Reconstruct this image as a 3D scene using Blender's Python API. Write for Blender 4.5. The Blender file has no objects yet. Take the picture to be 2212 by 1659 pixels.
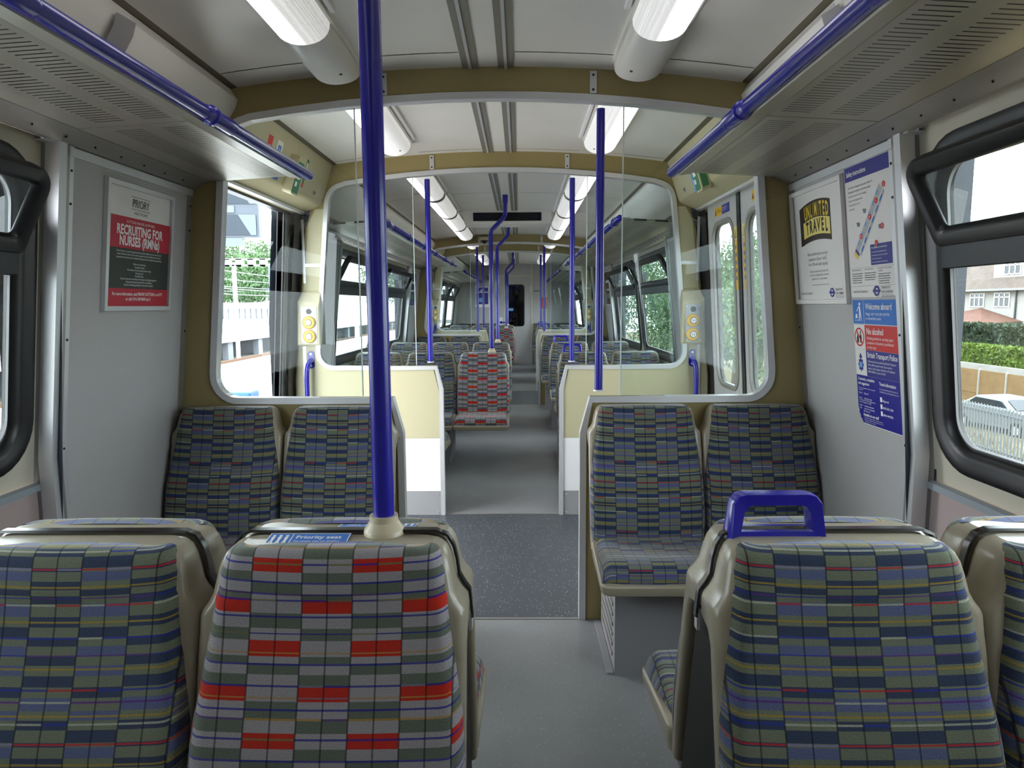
import bpy, bmesh, math, random
from mathutils import Matrix, Vector, Euler
random.seed(7)
R = math.radians
# ------------------------------------------------------------ camera, light, exposure
SC = bpy.context.scene
COL = SC.collection
F_PX, PITCH, YAW, ROLL, CAM_X, CAM_H = 1464.2, 0.1156, 0.0122, -0.0063, 0.1251, 1.4
cp, sp, cy, sy = math.cos(PITCH), math.sin(PITCH), math.cos(YAW), math.sin(YAW)
fw = Vector((-sy*cp, cy*cp, -sp)); rt = Vector((cy, sy, 0)); up = rt.cross(fw)
r2 = rt*math.cos(ROLL)+up*math.sin(ROLL); u2 = -rt*math.sin(ROLL)+up*math.cos(ROLL)
cam = bpy.data.objects.new('camera', bpy.data.cameras.new('camera'))
COL.objects.link(cam)
cam.matrix_world = Matrix(((r2.x, u2.x, -fw.x, CAM_X), (r2.y, u2.y, -fw.y, 0), (r2.z, u2.z, -fw.z, CAM_H), (0, 0, 0, 1)))
cam.data.sensor_fit = 'HORIZONTAL'; cam.data.sensor_width = 36
cam.data.lens = 36*F_PX/2212
cam.data.clip_start = 0.05; cam.data.clip_end = 400
SC.camera = cam
w = bpy.data.worlds.new('overcast_sky'); SC.world = w; w.use_nodes = True
bg = w.node_tree.nodes['Background']
bg.inputs[0].default_value = (0.90, 0.95, 1.0, 1); bg.inputs[1].default_value = 9.3
SC.view_settings.view_transform = 'Standard'; SC.view_settings.look = 'None'
SC.view_settings.exposure = 0.15; SC.view_settings.gamma = 1
SC.view_settings.use_curve_mapping = False
SC.cycles.use_denoising = True
SC.cycles.use_adaptive_sampling = True; SC.cycles.adaptive_threshold = .035
SC.cycles.max_bounces = 8; SC.cycles.diffuse_bounces = 4; SC.cycles.glossy_bounces = 4
SC.cycles.transparent_max_bounces = 24; SC.cycles.caustics_reflective = False; SC.cycles.caustics_refractive = False
SC.cycles.sample_clamp_indirect = 6
LAMP = 3.4            # brightness of the fluorescent diffusers
# ------------------------------------------------------------ materials
def lin(c):
    if isinstance(c, str): c = [int(c[i:i+2], 16)/255 for i in (0, 2, 4)]
    return tuple(((v/12.92) if v <= .04045 else ((v+.055)/1.055)**2.4) for v in c)+(1,)
M = {}
def mat(name, col, rough=.5, metal=0, spec=.5, noise=0, nscale=60, bump=0, bscale=200, emit=None, estr=0):
    m = bpy.data.materials.new(name); m.use_nodes = True; nt = m.node_tree; b = nt.nodes['Principled BSDF']
    c = lin(col)
    b.inputs['Base Color'].default_value = c; b.inputs['Roughness'].default_value = rough
    b.inputs['Metallic'].default_value = metal; b.inputs['Specular IOR Level'].default_value = spec
    if noise or bump:
        tc = nt.nodes.new('ShaderNodeTexCoord')
    if noise:
        n = nt.nodes.new('ShaderNodeTexNoise'); n.inputs['Scale'].default_value = nscale; n.inputs['Detail'].default_value = 4
        nt.links.new(tc.outputs['Object'], n.inputs['Vector'])
        rp = nt.nodes.new('ShaderNodeValToRGB')
        rp.color_ramp.elements[0].position = .3; rp.color_ramp.elements[1].position = .7
        rp.color_ramp.elements[0].color = tuple(v*(1-noise) for v in c[:3])+(1,)
        rp.color_ramp.elements[1].color = tuple(min(1, v*(1+noise)) for v in c[:3])+(1,)
        nt.links.new(n.outputs['Fac'], rp.inputs[0]); nt.links.new(rp.outputs[0], b.inputs['Base Color'])
    if bump:
        n2 = nt.nodes.new('ShaderNodeTexNoise'); n2.inputs['Scale'].default_value = bscale
        nt.links.new(tc.outputs['Object'], n2.inputs['Vector'])
        bp = nt.nodes.new('ShaderNodeBump'); bp.inputs['Strength'].default_value = bump; bp.inputs['Distance'].default_value = .002
        nt.links.new(n2.outputs['Fac'], bp.inputs['Height']); nt.links.new(bp.outputs[0], b.inputs['Normal'])
    if emit:
        b.inputs['Emission Color'].default_value = lin(emit); b.inputs['Emission Strength'].default_value = estr
    M[name] = m; return m
mat('ceiling_white', 'e6e3de', .35, noise=.03, nscale=3)
mat('grey_laminate', 'b6b4b3', .45, noise=.04, nscale=250)
mat('cream_upper', 'cfc8b6', .35)
mat('pink_lower', 'b9a6a2', .5, noise=.04, nscale=200)
mat('blue_grey_trim', '98a0a6', .5)
mat('cream_panel', 'c0b997', .5, noise=.02, nscale=300)
mat('khaki', '9a8a5c', .5, noise=.03, nscale=300)
mat('cream_cover', 'bcb390', .42)
mat('white_sheet', 'f2f2f4', .35)
mat('kick_grey', '9b9b9c', .35, noise=.05, nscale=300)
mat('alu', 'd6d6d8', .36, metal=.45)
mat('alu_dull', 'a29f9a', .42, metal=.6, noise=.05, nscale=8)
mat('bronze_trim', '6e6656', .45, metal=.3)
mat('strip_metal', '8d8a80', .5, metal=.35)
mat('blue_paint', '201c98', .22, spec=.6)
mat('beige_plastic', '978e7b', .27, noise=.03, nscale=400)
mat('beige_knob', 'c4b79c', .3)
mat('black_rubber', '121214', .35)
mat('dark_strip', '1d1b19', .22, spec=.7)
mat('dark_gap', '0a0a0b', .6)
mat('plinth_grey', '8f8d90', .55, noise=.03, nscale=200)
mat('door_grey', 'b4b3b2', .4)
mat('yellow', 'e2ae0a', .35)
mat('black', '101012', .4)
mat('white', 'f0f0ee', .5)
mat('paper', 'e6e3df', .45)
mat('red_print', 'bb1f36', .5)
mat('dkgreen_print', '2c332b', .5)
mat('navy_print', '2a2a86', .45)
mat('deep_blue_print', '1a168a', .45)
mat('sky_print', '2f6fc4', .45)
mat('pale_blue_print', '6fa6dc', .45)
mat('red_sign', 'cf2b2b', .45)
mat('yellow_print', 'e9c93a', .45)
mat('yellow_pale', 'ead776', .45)
mat('dark_print', '2a1c14', .5)
mat('grey_print', '77777c', .5)
mat('green_sign', '2f7a52', .4)
mat('ink', '34343a', .5)
mat('steel_plate', '98989d', .35, metal=.5)
mat('edge_white', 'cfdcd8', .3)
mat('screen_black', '0b0b12', .12)
mat('cctv_beige', 'c9c0a2', .35)
mat('dome', '17171a', .06)
mat('red_glow', 'ff2020', .4, emit='ff1818', estr=6)
mat('skin', 'a97b62', .5); mat('dark_cloth', '17171a', .8); mat('hair', '120f0d', .7)
# outdoors
mat('concrete', '9a9892', .8, noise=.08, nscale=2)
mat('platform', 'd2d0cc', .8, noise=.05, nscale=1.5)
mat('ballast', '6b665e', .9, noise=.35, nscale=9, bump=.6, bscale=12)
mat('rail_steel', '7a5a44', .5, metal=.3)
mat('sleeper', '8c857b', .8)
mat('outside_white', 'e2e4ea', .5)
mat('outside_grey', '8f949c', .6)
mat('outside_dark', '2c333d', .5)
mat('screen_blue', '14222f', .4)
mat('display_frame', '4a505a', .5)
mat('display_light', '5e6671', .5)
mat('render_white', 'a4a19c', .8)
mat('roof_tile', '5c4f46', .8, noise=.25, nscale=3)
mat('roof_red', '684536', .8, noise=.2, nscale=3)
mat('house_glass', '33373a', .15)
mat('fence_wood', '7d6340', .8, noise=.15, nscale=2)
mat('palisade', '71767a', .5)
mat('car_silver', '8b9096', .25, metal=.5)
mat('car_glass', '2c3238', .08)
mat('leaf_bright', '586e1e', .7, noise=.35, nscale=2)
mat('leaf_dark', '283a1f', .7, noise=.35, nscale=1.5)
mat('leaf_tree', '4f6b42', .7, noise=.4, nscale=1.2)
mat('dry_grass', '716644', .9, noise=.3, nscale=1.5)
mat('trunk', '5b4c3e', .9)
mat('blue_bin', '1a4f78', .5)

def glass(name, tint='f4f8f8', refl=1.0, haze=0):
    m = bpy.data.materials.new(name); m.use_nodes = True; nt = m.node_tree; nt.nodes.clear()
    out = nt.nodes.new('ShaderNodeOutputMaterial'); mx = nt.nodes.new('ShaderNodeMixShader')
    tr = nt.nodes.new('ShaderNodeBsdfTransparent'); tr.inputs[0].default_value = lin(tint)
    gl = nt.nodes.new('ShaderNodeBsdfGlossy'); gl.inputs['Roughness'].default_value = .01
    fr = nt.nodes.new('ShaderNodeFresnel'); fr.inputs[0].default_value = 1.5
    mu = nt.nodes.new('ShaderNodeMath'); mu.operation = 'MULTIPLY'; mu.inputs[1].default_value = refl
    ge = nt.nodes.new('ShaderNodeNewGeometry'); sb = nt.nodes.new('ShaderNodeMath'); sb.operation = 'SUBTRACT'; sb.inputs[0].default_value = 1
    m0 = nt.nodes.new('ShaderNodeMath'); m0.operation = 'MULTIPLY'
    nt.links.new(ge.outputs['Backfacing'], sb.inputs[1]); nt.links.new(fr.outputs[0], m0.inputs[0]); nt.links.new(sb.outputs[0], m0.inputs[1])
    nt.links.new(m0.outputs[0], mu.inputs[0]); nt.links.new(mu.outputs[0], mx.inputs[0])
    nt.links.new(tr.outputs[0], mx.inputs[1]); nt.links.new(gl.outputs[0], mx.inputs[2])
    last = mx
    if haze:
        df = nt.nodes.new('ShaderNodeBsdfDiffuse'); df.inputs[0].default_value = (.8, .8, .8, 1)
        m2 = nt.nodes.new('ShaderNodeMixShader')
        n = nt.nodes.new('ShaderNodeTexNoise'); n.inputs['Scale'].default_value = 90; n.inputs['Detail'].default_value = 3
        tc = nt.nodes.new('ShaderNodeTexCoord'); nt.links.new(tc.outputs['Object'], n.inputs['Vector'])
        mm = nt.nodes.new('ShaderNodeMath'); mm.operation = 'MULTIPLY'; mm.inputs[1].default_value = haze
        nt.links.new(n.outputs['Fac'], mm.inputs[0]); nt.links.new(mm.outputs[0], m2.inputs[0])
        nt.links.new(mx.outputs[0], m2.inputs[1]); nt.links.new(df.outputs[0], m2.inputs[2]); last = m2
    nt.links.new(last.outputs[0], out.inputs[0]); M[name] = m
glass('pane_clear'); glass('pane_window', 'e9eeee', 1.0, .05); glass('pane_dark', '5a5e60', 1.0)
glass('pane_dirty', 'e6ecec', 1.0, .10); glass('pane_hazy', 'eef4f2', .8, .3); glass('edge_glass', 'ffffff', 1.0, 1.2)

def node_math(nt, op, a, b=None, c=None):
    n = nt.nodes.new('ShaderNodeMath'); n.operation = op
    for i, v in enumerate((a, b, c)):
        if v is None: continue
        if isinstance(v, (int, float)): n.inputs[i].default_value = v
        else: nt.links.new(v, n.inputs[i])
    return n.outputs[0]

DIM = .52
def moquette(name, A, B, lines, cols, period, width=.087):
    m = bpy.data.materials.new(name); m.use_nodes = True; nt = m.node_tree; b = nt.nodes['Principled BSDF']
    b.inputs['Roughness'].default_value = .95; b.inputs['Specular IOR Level'].default_value = .1
    b.inputs['Sheen Weight'].default_value = .3
    uv = nt.nodes.new('ShaderNodeUVMap'); sx = nt.nodes.new('ShaderNodeSeparateXYZ'); nt.links.new(uv.outputs[0], sx.inputs[0])
    U, V = sx.outputs[0], sx.outputs[1]
    fr = node_math(nt, 'FRACT', node_math(nt, 'DIVIDE', V, period))
    par = node_math(nt, 'FLOORED_MODULO', node_math(nt, 'FLOOR', node_math(nt, 'DIVIDE', U, width)), 2)
    def ramp(stops, alpha=False):
        r = nt.nodes.new('ShaderNodeValToRGB'); cr = r.color_ramp; cr.interpolation = 'CONSTANT'
        els = cr.elements
        while len(els) < len(stops): els.new(.5)
        for e, (p, c) in zip(els, stops): e.position = p
        for e, (p, c) in zip(els, stops): e.color = c
        nt.links.new(fr, r.inputs[0]); return r
    cols = {k: tuple(v*DIM for v in lin(c)[:3])+(1,) for k, c in cols.items()}
    def base(seq): return ramp([(p, cols[k]) for p, k in seq])
    ra, rb = base(A), base(B)
    mix = nt.nodes.new('ShaderNodeMix'); mix.data_type = 'RGBA'
    nt.links.new(par, mix.inputs[0]); nt.links.new(ra.outputs[0], mix.inputs[6]); nt.links.new(rb.outputs[0], mix.inputs[7])
    cur = mix.outputs[2]
    def line_ramp(k):
        st = [(0, (0, 0, 0, 0))]
        for p, wd, c1, c2 in lines:
            c = cols[(c1, c2)[k]]; st.append((max(.0005, p), c[:3]+(1,))); st.append((p+wd, (0, 0, 0, 0)))
        return ramp(st)
    l1, l2 = line_ramp(0), line_ramp(1)
    wn = nt.nodes.new('ShaderNodeTexWhiteNoise'); wn.noise_dimensions = '2D'
    cv = nt.nodes.new('ShaderNodeCombineXYZ')
    nt.links.new(node_math(nt, 'FLOOR', node_math(nt, 'DIVIDE', U, width*.5)), cv.inputs[0])
    nt.links.new(node_math(nt, 'FLOOR', node_math(nt, 'DIVIDE', V, period*.052)), cv.inputs[1])
    nt.links.new(cv.outputs[0], wn.inputs['Vector'])
    sel = node_math(nt, 'GREATER_THAN', wn.outputs[0], .64)
    ml = nt.nodes.new('ShaderNodeMix'); ml.data_type = 'RGBA'
    nt.links.new(sel, ml.inputs[0]); nt.links.new(l1.outputs[0], ml.inputs[6]); nt.links.new(l2.outputs[0], ml.inputs[7])
    m3 = nt.nodes.new('ShaderNodeMix'); m3.data_type = 'RGBA'
    nt.links.new(node_math(nt, 'MULTIPLY', l1.outputs[1], .85), m3.inputs[0]); nt.links.new(cur, m3.inputs[6]); nt.links.new(ml.outputs[2], m3.inputs[7])
    cur = m3.outputs[2]
    # woven ribs between the columns, soft weave noise
    rib = node_math(nt, 'LESS_THAN', node_math(nt, 'FRACT', node_math(nt, 'ADD', node_math(nt, 'DIVIDE', U, width*.5), .03)), .07)
    m4 = nt.nodes.new('ShaderNodeMix'); m4.data_type = 'RGBA'; m4.blend_type = 'MULTIPLY'
    nt.links.new(node_math(nt, 'MULTIPLY', rib, .8), m4.inputs[0]); nt.links.new(cur, m4.inputs[6]); m4.inputs[7].default_value = (.18, .18, .2, 1)
    cur = m4.outputs[2]
    ns = nt.nodes.new('ShaderNodeTexNoise'); ns.inputs['Scale'].default_value = 420; ns.inputs['Detail'].default_value = 3
    nt.links.new(uv.outputs[0], ns.inputs['Vector'])
    m5 = nt.nodes.new('ShaderNodeMix'); m5.data_type = 'RGBA'; m5.blend_type = 'OVERLAY'; m5.inputs[0].default_value = .45
    nt.links.new(cur, m5.inputs[6]); nt.links.new(ns.outputs['Fac'], m5.inputs[7])
    nt.links.new(m5.outputs[2], b.inputs['Base Color'])
    bp = nt.nodes.new('ShaderNodeBump'); bp.inputs['Strength'].default_value = .35; bp.inputs['Distance'].default_value = .002
    hh = node_math(nt, 'SUBTRACT', ns.outputs['Fac'], rib)
    nt.links.new(hh, bp.inputs['Height']); nt.links.new(bp.outputs[0], b.inputs['Normal'])
    M[name] = m
DIM = .64
GC = dict(G='808670', N='3b4865', P='67719b', r='d03238', o='b59a3c', b='2b3bb0', p='6a2f98', w='c0c4b0', l='9a92bc')
moquette('moquette_green',
    [(0,'G'),(.02,'P'),(.08,'G'),(.13,'N'),(.17,'G'),(.22,'P'),(.30,'G'),(.36,'N'),(.42,'G'),(.47,'P'),(.53,'G'),(.58,'P'),(.64,'G'),(.70,'N'),(.76,'G'),(.83,'P'),(.88,'G'),(.93,'N')],
    [(0,'N'),(.02,'G'),(.08,'N'),(.13,'G'),(.17,'N'),(.22,'G'),(.30,'N'),(.36,'G'),(.42,'N'),(.47,'G'),(.53,'N'),(.58,'G'),(.64,'N'),(.70,'G'),(.76,'P'),(.83,'G'),(.88,'N'),(.93,'G')],
    [(0,.012,'r','l'),(.11,.012,'o','o'),(.18,.01,'b','p'),(.226,.012,'w','r'),(.327,.012,'o','o'),(.42,.012,'b','w'),(.52,.011,'p','b'),(.594,.012,'o','o'),(.713,.011,'b','r'),(.78,.011,'p','w'),(.854,.012,'o','o'),(.897,.011,'w','b')],
    GC, .28)
RC = dict(L='b4aeb2', D='717a6c', R='d8301c', b='2a2aa0', o='c79a4a', p='5a2f86', t='8a8450', g='8886a0')
moquette('moquette_red',
    [(0,'R'),(.08,'L'),(.14,'D'),(.21,'L'),(.33,'D'),(.42,'L'),(.49,'R'),(.58,'L'),(.62,'D'),(.68,'L'),(.83,'D'),(.93,'L')],
    [(0,'L'),(.08,'D'),(.14,'L'),(.21,'D'),(.25,'R'),(.33,'L'),(.42,'D'),(.49,'L'),(.58,'D'),(.62,'L'),(.68,'D'),(.75,'R'),(.83,'L'),(.93,'D')],
    [(.025,.011,'b','t'),(.14,.01,'b','b'),(.21,.01,'p','b'),(.25,.009,'b','t'),(.345,.011,'b','b'),(.447,.01,'b','t'),(.555,.011,'o','o'),(.62,.011,'b','b'),(.742,.01,'b','g'),(.805,.011,'o','g'),(.87,.011,'b','b'),(.92,.01,'o','p')],
    RC, .28)

def floor_mat(name, col, fleck, amt, fl=.0, rough=.45):
    m = mat(name, col, rough, noise=.09, nscale=3)
    nt = m.node_tree; b = nt.nodes['Principled BSDF']
    tc = nt.nodes.new('ShaderNodeTexCoord'); vo = nt.nodes.new('ShaderNodeTexVoronoi'); vo.inputs['Scale'].default_value = 110
    nt.links.new(tc.outputs['Object'], vo.inputs['Vector'])
    sep = nt.nodes.new('ShaderNodeSeparateColor'); nt.links.new(vo.outputs['Color'], sep.inputs[0])
    f = node_math(nt, 'MULTIPLY', node_math(nt, 'LESS_THAN', vo.outputs['Distance'], .25), node_math(nt, 'GREATER_THAN', sep.outputs[0], amt))
    old = b.inputs['Base Color'].links[0].from_socket
    mx = nt.nodes.new('ShaderNodeMix'); mx.data_type = 'RGBA'
    nt.links.new(f, mx.inputs[0]); nt.links.new(old, mx.inputs[6]); mx.inputs[7].default_value = lin(fleck)
    nt.links.new(mx.outputs[2], b.inputs['Base Color'])
    n = nt.nodes.new('ShaderNodeTexNoise'); n.inputs['Scale'].default_value = 500; nt.links.new(tc.outputs['Object'], n.inputs['Vector'])
    bp = nt.nodes.new('ShaderNodeBump'); bp.inputs['Strength'].default_value = .15; bp.inputs['Distance'].default_value = .001
    nt.links.new(n.outputs['Fac'], bp.inputs['Height']); nt.links.new(bp.outputs[0], b.inputs['Normal'])
floor_mat('floor_grey', '878889', 'a6a6a8', .8, rough=.42)
floor_mat('floor_dark', '474b51', 'c4c8ce', .80, rough=.38)

def slot_mat():      # pressed metal rack panel with two rows of dark slots (object coordinates)
    m = mat('rack_panel', 'a5a196', .38, metal=.35); nt = m.node_tree; b = nt.nodes['Principled BSDF']
    tc = nt.nodes.new('ShaderNodeTexCoord'); s = nt.nodes.new('ShaderNodeSeparateXYZ'); nt.links.new(tc.outputs['Object'], s.inputs[0])
    ax = node_math(nt, 'ABSOLUTE', s.outputs[0])
    def band(a, bb): return node_math(nt, 'MULTIPLY', node_math(nt, 'GREATER_THAN', ax, a), node_math(nt, 'LESS_THAN', ax, bb))
    bands = node_math(nt, 'ADD', band(.865, .945), band(1.0, 1.085))
    st = node_math(nt, 'LESS_THAN', node_math(nt, 'FRACT', node_math(nt, 'DIVIDE', s.outputs[1], .0205)), .26)
    fy = node_math(nt, 'FRACT', node_math(nt, 'DIVIDE', node_math(nt, 'SUBTRACT', s.outputs[1], .305), .87))
    edge = node_math(nt, 'MULTIPLY', node_math(nt, 'GREATER_THAN', fy, .05), node_math(nt, 'LESS_THAN', fy, .95))
    f = node_math(nt, 'MULTIPLY', node_math(nt, 'MULTIPLY', bands, st), edge)
    mx = nt.nodes.new('ShaderNodeMix'); mx.data_type = 'RGBA'
    nt.links.new(f, mx.inputs[0]); mx.inputs[6].default_value = lin('a5a196'); mx.inputs[7].default_value = lin('1c1a18')
    nt.links.new(mx.outputs[2], b.inputs['Base Color'])
    bp = nt.nodes.new('ShaderNodeBump'); bp.invert = True; bp.inputs['Strength'].default_value = .6; bp.inputs['Distance'].default_value = .003
    nt.links.new(f, bp.inputs['Height']); nt.links.new(bp.outputs[0], b.inputs['Normal'])
slot_mat()

def lamp_mat(name, s):   # prismatic diffuser: bright line of the tube (object x) in a dimmer ribbed cover
    m = bpy.data.materials.new(name); m.use_nodes = True; nt = m.node_tree; b = nt.nodes['Principled BSDF']
    b.inputs['Base Color'].default_value = (.75, .75, .75, 1); b.inputs['Roughness'].default_value = .3
    tc = nt.nodes.new('ShaderNodeTexCoord'); sx = nt.nodes.new('ShaderNodeSeparateXYZ'); nt.links.new(tc.outputs['Object'], sx.inputs[0])
    r = nt.nodes.new('ShaderNodeValToRGB'); r.color_ramp.interpolation = 'EASE'
    nt.links.new(node_math(nt, 'MULTIPLY_ADD', sx.outputs[0], s/.20, .5), r.inputs[0])
    e = r.color_ramp.elements; e[0].position = 0; e[0].color = (.10,)*3+(1,); e[1].position = 1; e[1].color = (.2,)*3+(1,)
    for p, v in ((.40, .15), (.60, 1), (.80, 1)): k = e.new(p); k.color = (v, v, v, 1)
    vo = nt.nodes.new('ShaderNodeTexVoronoi'); vo.inputs['Scale'].default_value = 160; vo.inputs['Randomness'].default_value = 0
    nt.links.new(tc.outputs['Object'], vo.inputs['Vector'])
    k = node_math(nt, 'MULTIPLY_ADD', vo.outputs['Distance'], .9, .6)
    st = node_math(nt, 'MULTIPLY', node_math(nt, 'MULTIPLY', r.outputs[0], k), LAMP)
    b.inputs['Emission Color'].default_value = (1, .99, .97, 1); nt.links.new(st, b.inputs['Emission Strength'])
    M[name] = m
lamp_mat('diffuser_left', -1); lamp_mat('diffuser_right', 1)

# ------------------------------------------------------------ mesh builder
class MB:
    def __init__(s): s.v = []; s.f = []; s.m = []; s.mats = []; s.uv = {}; s.sm = []
    def mi(s, name):
        if name not in s.mats: s.mats.append(name)
        return s.mats.index(name)
    def add(s, vs, fs, mt, T=None, smooth=False, uvs=None):
        o = len(s.v)
        for i, p in enumerate(vs):
            p = Vector(p)
            if T is not None: p = T @ p
            s.v.append(p)
            if uvs: s.uv[o+i] = uvs[i]
        k = s.mi(mt)
        for f in fs: s.f.append([o+i for i in f]); s.m.append(k); s.sm.append(smooth)
        return s
    def box(s, a, b, mt, T=None, bevel=0):
        x0, y0, z0 = [min(a[i], b[i]) for i in range(3)]; x1, y1, z1 = [max(a[i], b[i]) for i in range(3)]
        vs = [(x0,y0,z0),(x1,y0,z0),(x1,y1,z0),(x0,y1,z0),(x0,y0,z1),(x1,y0,z1),(x1,y1,z1),(x0,y1,z1)]
        fs = [(0,3,2,1),(4,5,6,7),(0,1,5,4),(1,2,6,5),(2,3,7,6),(3,0,4,7)]
        if bevel:
            bm = bmesh.new(); bv = [bm.verts.new(v) for v in vs]
            for f in fs: bm.faces.new([bv[i] for i in f])
            bmesh.ops.bevel(bm, geom=bm.edges[:], offset=bevel, segments=2, profile=.5, affect='EDGES')
            bm.verts.index_update()
            vs = [v.co.copy() for v in bm.verts]; fs = [[v.index for v in f.verts] for f in bm.faces]; bm.free()
        return s.add(vs, fs, mt, T, smooth=False)
    def prism(s, poly, d0, d1, mt, T=None, axis=2, smooth=False):   # polygon in 2D extruded
        n = len(poly)
        def P(a, b, d): return {2: (a, b, d), 1: (a, d, b), 0: (d, a, b)}[axis]
        vs = [P(a, b, d0) for a, b in poly]+[P(a, b, d1) for a, b in poly]
        s.add(vs, [list(range(n))[::-1], list(range(n, 2*n))], mt, T)
        s.add(vs, [(i, (i+1) % n, n+(i+1) % n, n+i) for i in range(n)], mt, T, smooth)
        return s
    def loft(s, rings, mt, T=None, cap=True, smooth=True, closed=True):
        n = len(rings[0]); vs = [p for r in rings for p in r]; fs = []
        for i in range(len(rings)-1):
            for j in range(n if closed else n-1):
                k = (j+1) % n; fs.append((i*n+j, i*n+k, (i+1)*n+k, (i+1)*n+j))
        s.add(vs, fs, mt, T, smooth)
        if cap and closed:
            s.add(rings[0], [list(range(n))[::-1]], mt, T); s.add(rings[-1], [list(range(n))], mt, T)
        return s
    def tube(s, path, r, mt, T=None, seg=14, cap=True):
        P = [Vector(p) for p in path]; rings = []; prev = None
        for i, p in enumerate(P):
            d = (P[min(i+1, len(P)-1)]-P[max(i-1, 0)]).normalized()
            if prev is None: a = d.orthogonal().normalized()
            else: a = (prev-d*prev.dot(d)).normalized()
            prev = a; b = d.cross(a); rr = r[i] if isinstance(r, (list, tuple)) else r
            rings.append([p+(a*math.cos(t)+b*math.sin(t))*rr for t in [2*math.pi*k/seg for k in range(seg)]])
        return s.loft(rings, mt, T, cap)
    def text(s, txt, size, mt, T, align='LEFT', bold=0, sx=1, z=0, lh=1.1):
        cu = bpy.data.curves.new('lettering', 'FONT'); cu.body = txt; cu.size = size; cu.align_x = align; cu.offset = bold
        cu.resolution_u = 2; cu.space_line = lh
        ob = bpy.data.objects.new('lettering', cu); me = bpy.data.meshes.new_from_object(ob)
        s.add([(v.co.x*sx, v.co.y, z) for v in me.vertices], [list(p.vertices) for p in me.polygons], mt, T)
        bpy.data.objects.remove(ob); bpy.data.meshes.remove(me); bpy.data.curves.remove(cu)
        return s
    def mesh(s, name):
        me = bpy.data.meshes.new(name); me.from_pydata([tuple(v) for v in s.v], [], s.f)
        for m in s.mats: me.materials.append(M[m])
        me.polygons.foreach_set('material_index', s.m); me.polygons.foreach_set('use_smooth', s.sm)
        if s.uv:
            ul = me.uv_layers.new(name='UVMap')
            for l in me.loops: ul.data[l.index].uv = s.uv.get(l.vertex_index, (0, 0))
        me.update(); me.validate()
        if any(s.sm):
            try: me.set_sharp_from_angle(angle=R(42))
            except Exception: pass
        return me
    def obj(s, name, parent=None, **kw): return mk(name, s.mesh(name), parent, **kw)

def mk(name, me, parent=None, label=None, cat=None, group=None, kind=None, loc=None, rz=0):
    o = bpy.data.objects.new(name, me); COL.objects.link(o)
    if parent: o.parent = parent
    if loc: o.location = loc
    if rz: o.rotation_euler = (0, 0, rz)
    if label: o['label'] = label
    if cat: o['category'] = cat
    if group: o['group'] = group
    if kind: o['kind'] = kind
    return o
def thing(name, label, cat, loc=(0, 0, 0), rz=0, group=None): return mk(name, None, None, label, cat, group, None, loc, rz)
def arc(cx, cy_, r, a0, a1, n=6): return [(cx+r*math.cos(R(a0+(a1-a0)*i/n)), cy_+r*math.sin(R(a0+(a1-a0)*i/n))) for i in range(n+1)]
def rrect(x0, y0, x1, y1, r, n=5):
    return arc(x1-r, y0+r, r, -90, 0, n)+arc(x1-r, y1-r, r, 0, 90, n)+arc(x0+r, y1-r, r, 90, 180, n)+arc(x0+r, y0+r, r, 180, 270, n)

# ------------------------------------------------------------ key dimensions (metres), x across, y along the car, z up
Y1, Y2, Y3, Y4, YE, YB = 2.917, 4.45, 9.52, 11.05, 16.14, -1.0
def ceil_z(x): return 2.37-.066*x*x
def arch_z(x): return 2.245-.080*x*x
def wall_x(z): return 1.40 if z < .95 else 1.40-.11*(z-.95)
def pocket_x(z): return 1.355 if z < .93 else 1.355-.11*(z-.93)
def door_x(z): return 1.355-.067*(z-.9)
COVE = [(1.245, 1.90), (1.225, 1.96), (1.20, 2.04), (1.15, 2.13), (1.115, 2.18), (1.085, 2.225), (1.065, 2.256), (1.062, 2.292)]
def side_frame(s, y, z, off=0, prof=wall_x, slope=-.11):
    """local x runs along the wall (reading direction), y up the wall, z out of it into the car"""
    ex = Vector((0, -s, 0)); ey = Vector((slope*s, 0, 1)).normalized(); n = ex.cross(ey).normalized()
    o = Vector((s*prof(z), y, z))+n*off
    return Matrix(((ex.x, ey.x, n.x, o.x), (ex.y, ey.y, n.y, o.y), (ex.z, ey.z, n.z, o.z), (0, 0, 0, 1)))
SAL = [(YB, Y1), (Y2, Y3), (Y4, YE)]
POCK = [(Y1-.85, Y1), (Y2, Y2+.85), (Y3-.85, Y3), (Y4, Y4+.85)]
VEST = [(Y1, Y2), (Y3, Y4)]
WINS = [(.55, 2.018), (5.35, 6.90), (7.07, 8.62), (11.95, 13.50), (13.70, 15.25)]
WZ0, WZ1 = .935, 1.835
# ------------------------------------------------------------ floor
b = MB()
for (a, c), mt in list(zip(SAL, ['floor_grey']*3))+list(zip(VEST, ['floor_dark']*2)):
    b.add([(-1.47, a, 0), (1.47, a, 0), (1.47, c, 0), (-1.47, c, 0)], [(0, 1, 2, 3)], mt)
b.add([(-1.47, YB, -.05), (1.47, YB, -.05), (1.47, YE+1.6, -.05), (-1.47, YE+1.6, -.05)], [(0, 3, 2, 1)], 'outside_dark')
b.obj('floor', kind='structure')
tn = [0]
def trim(bd):
    tn[0] += 1; return bd.obj('trim_%d' % tn[0], kind='structure')
b = MB()
for y in (Y1-.012, Y2+.0, Y3-.012, Y4): b.box((-.38, y-.006, -.001), (.38, y+.008, .003), 'alu_dull')
trim(b)
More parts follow.
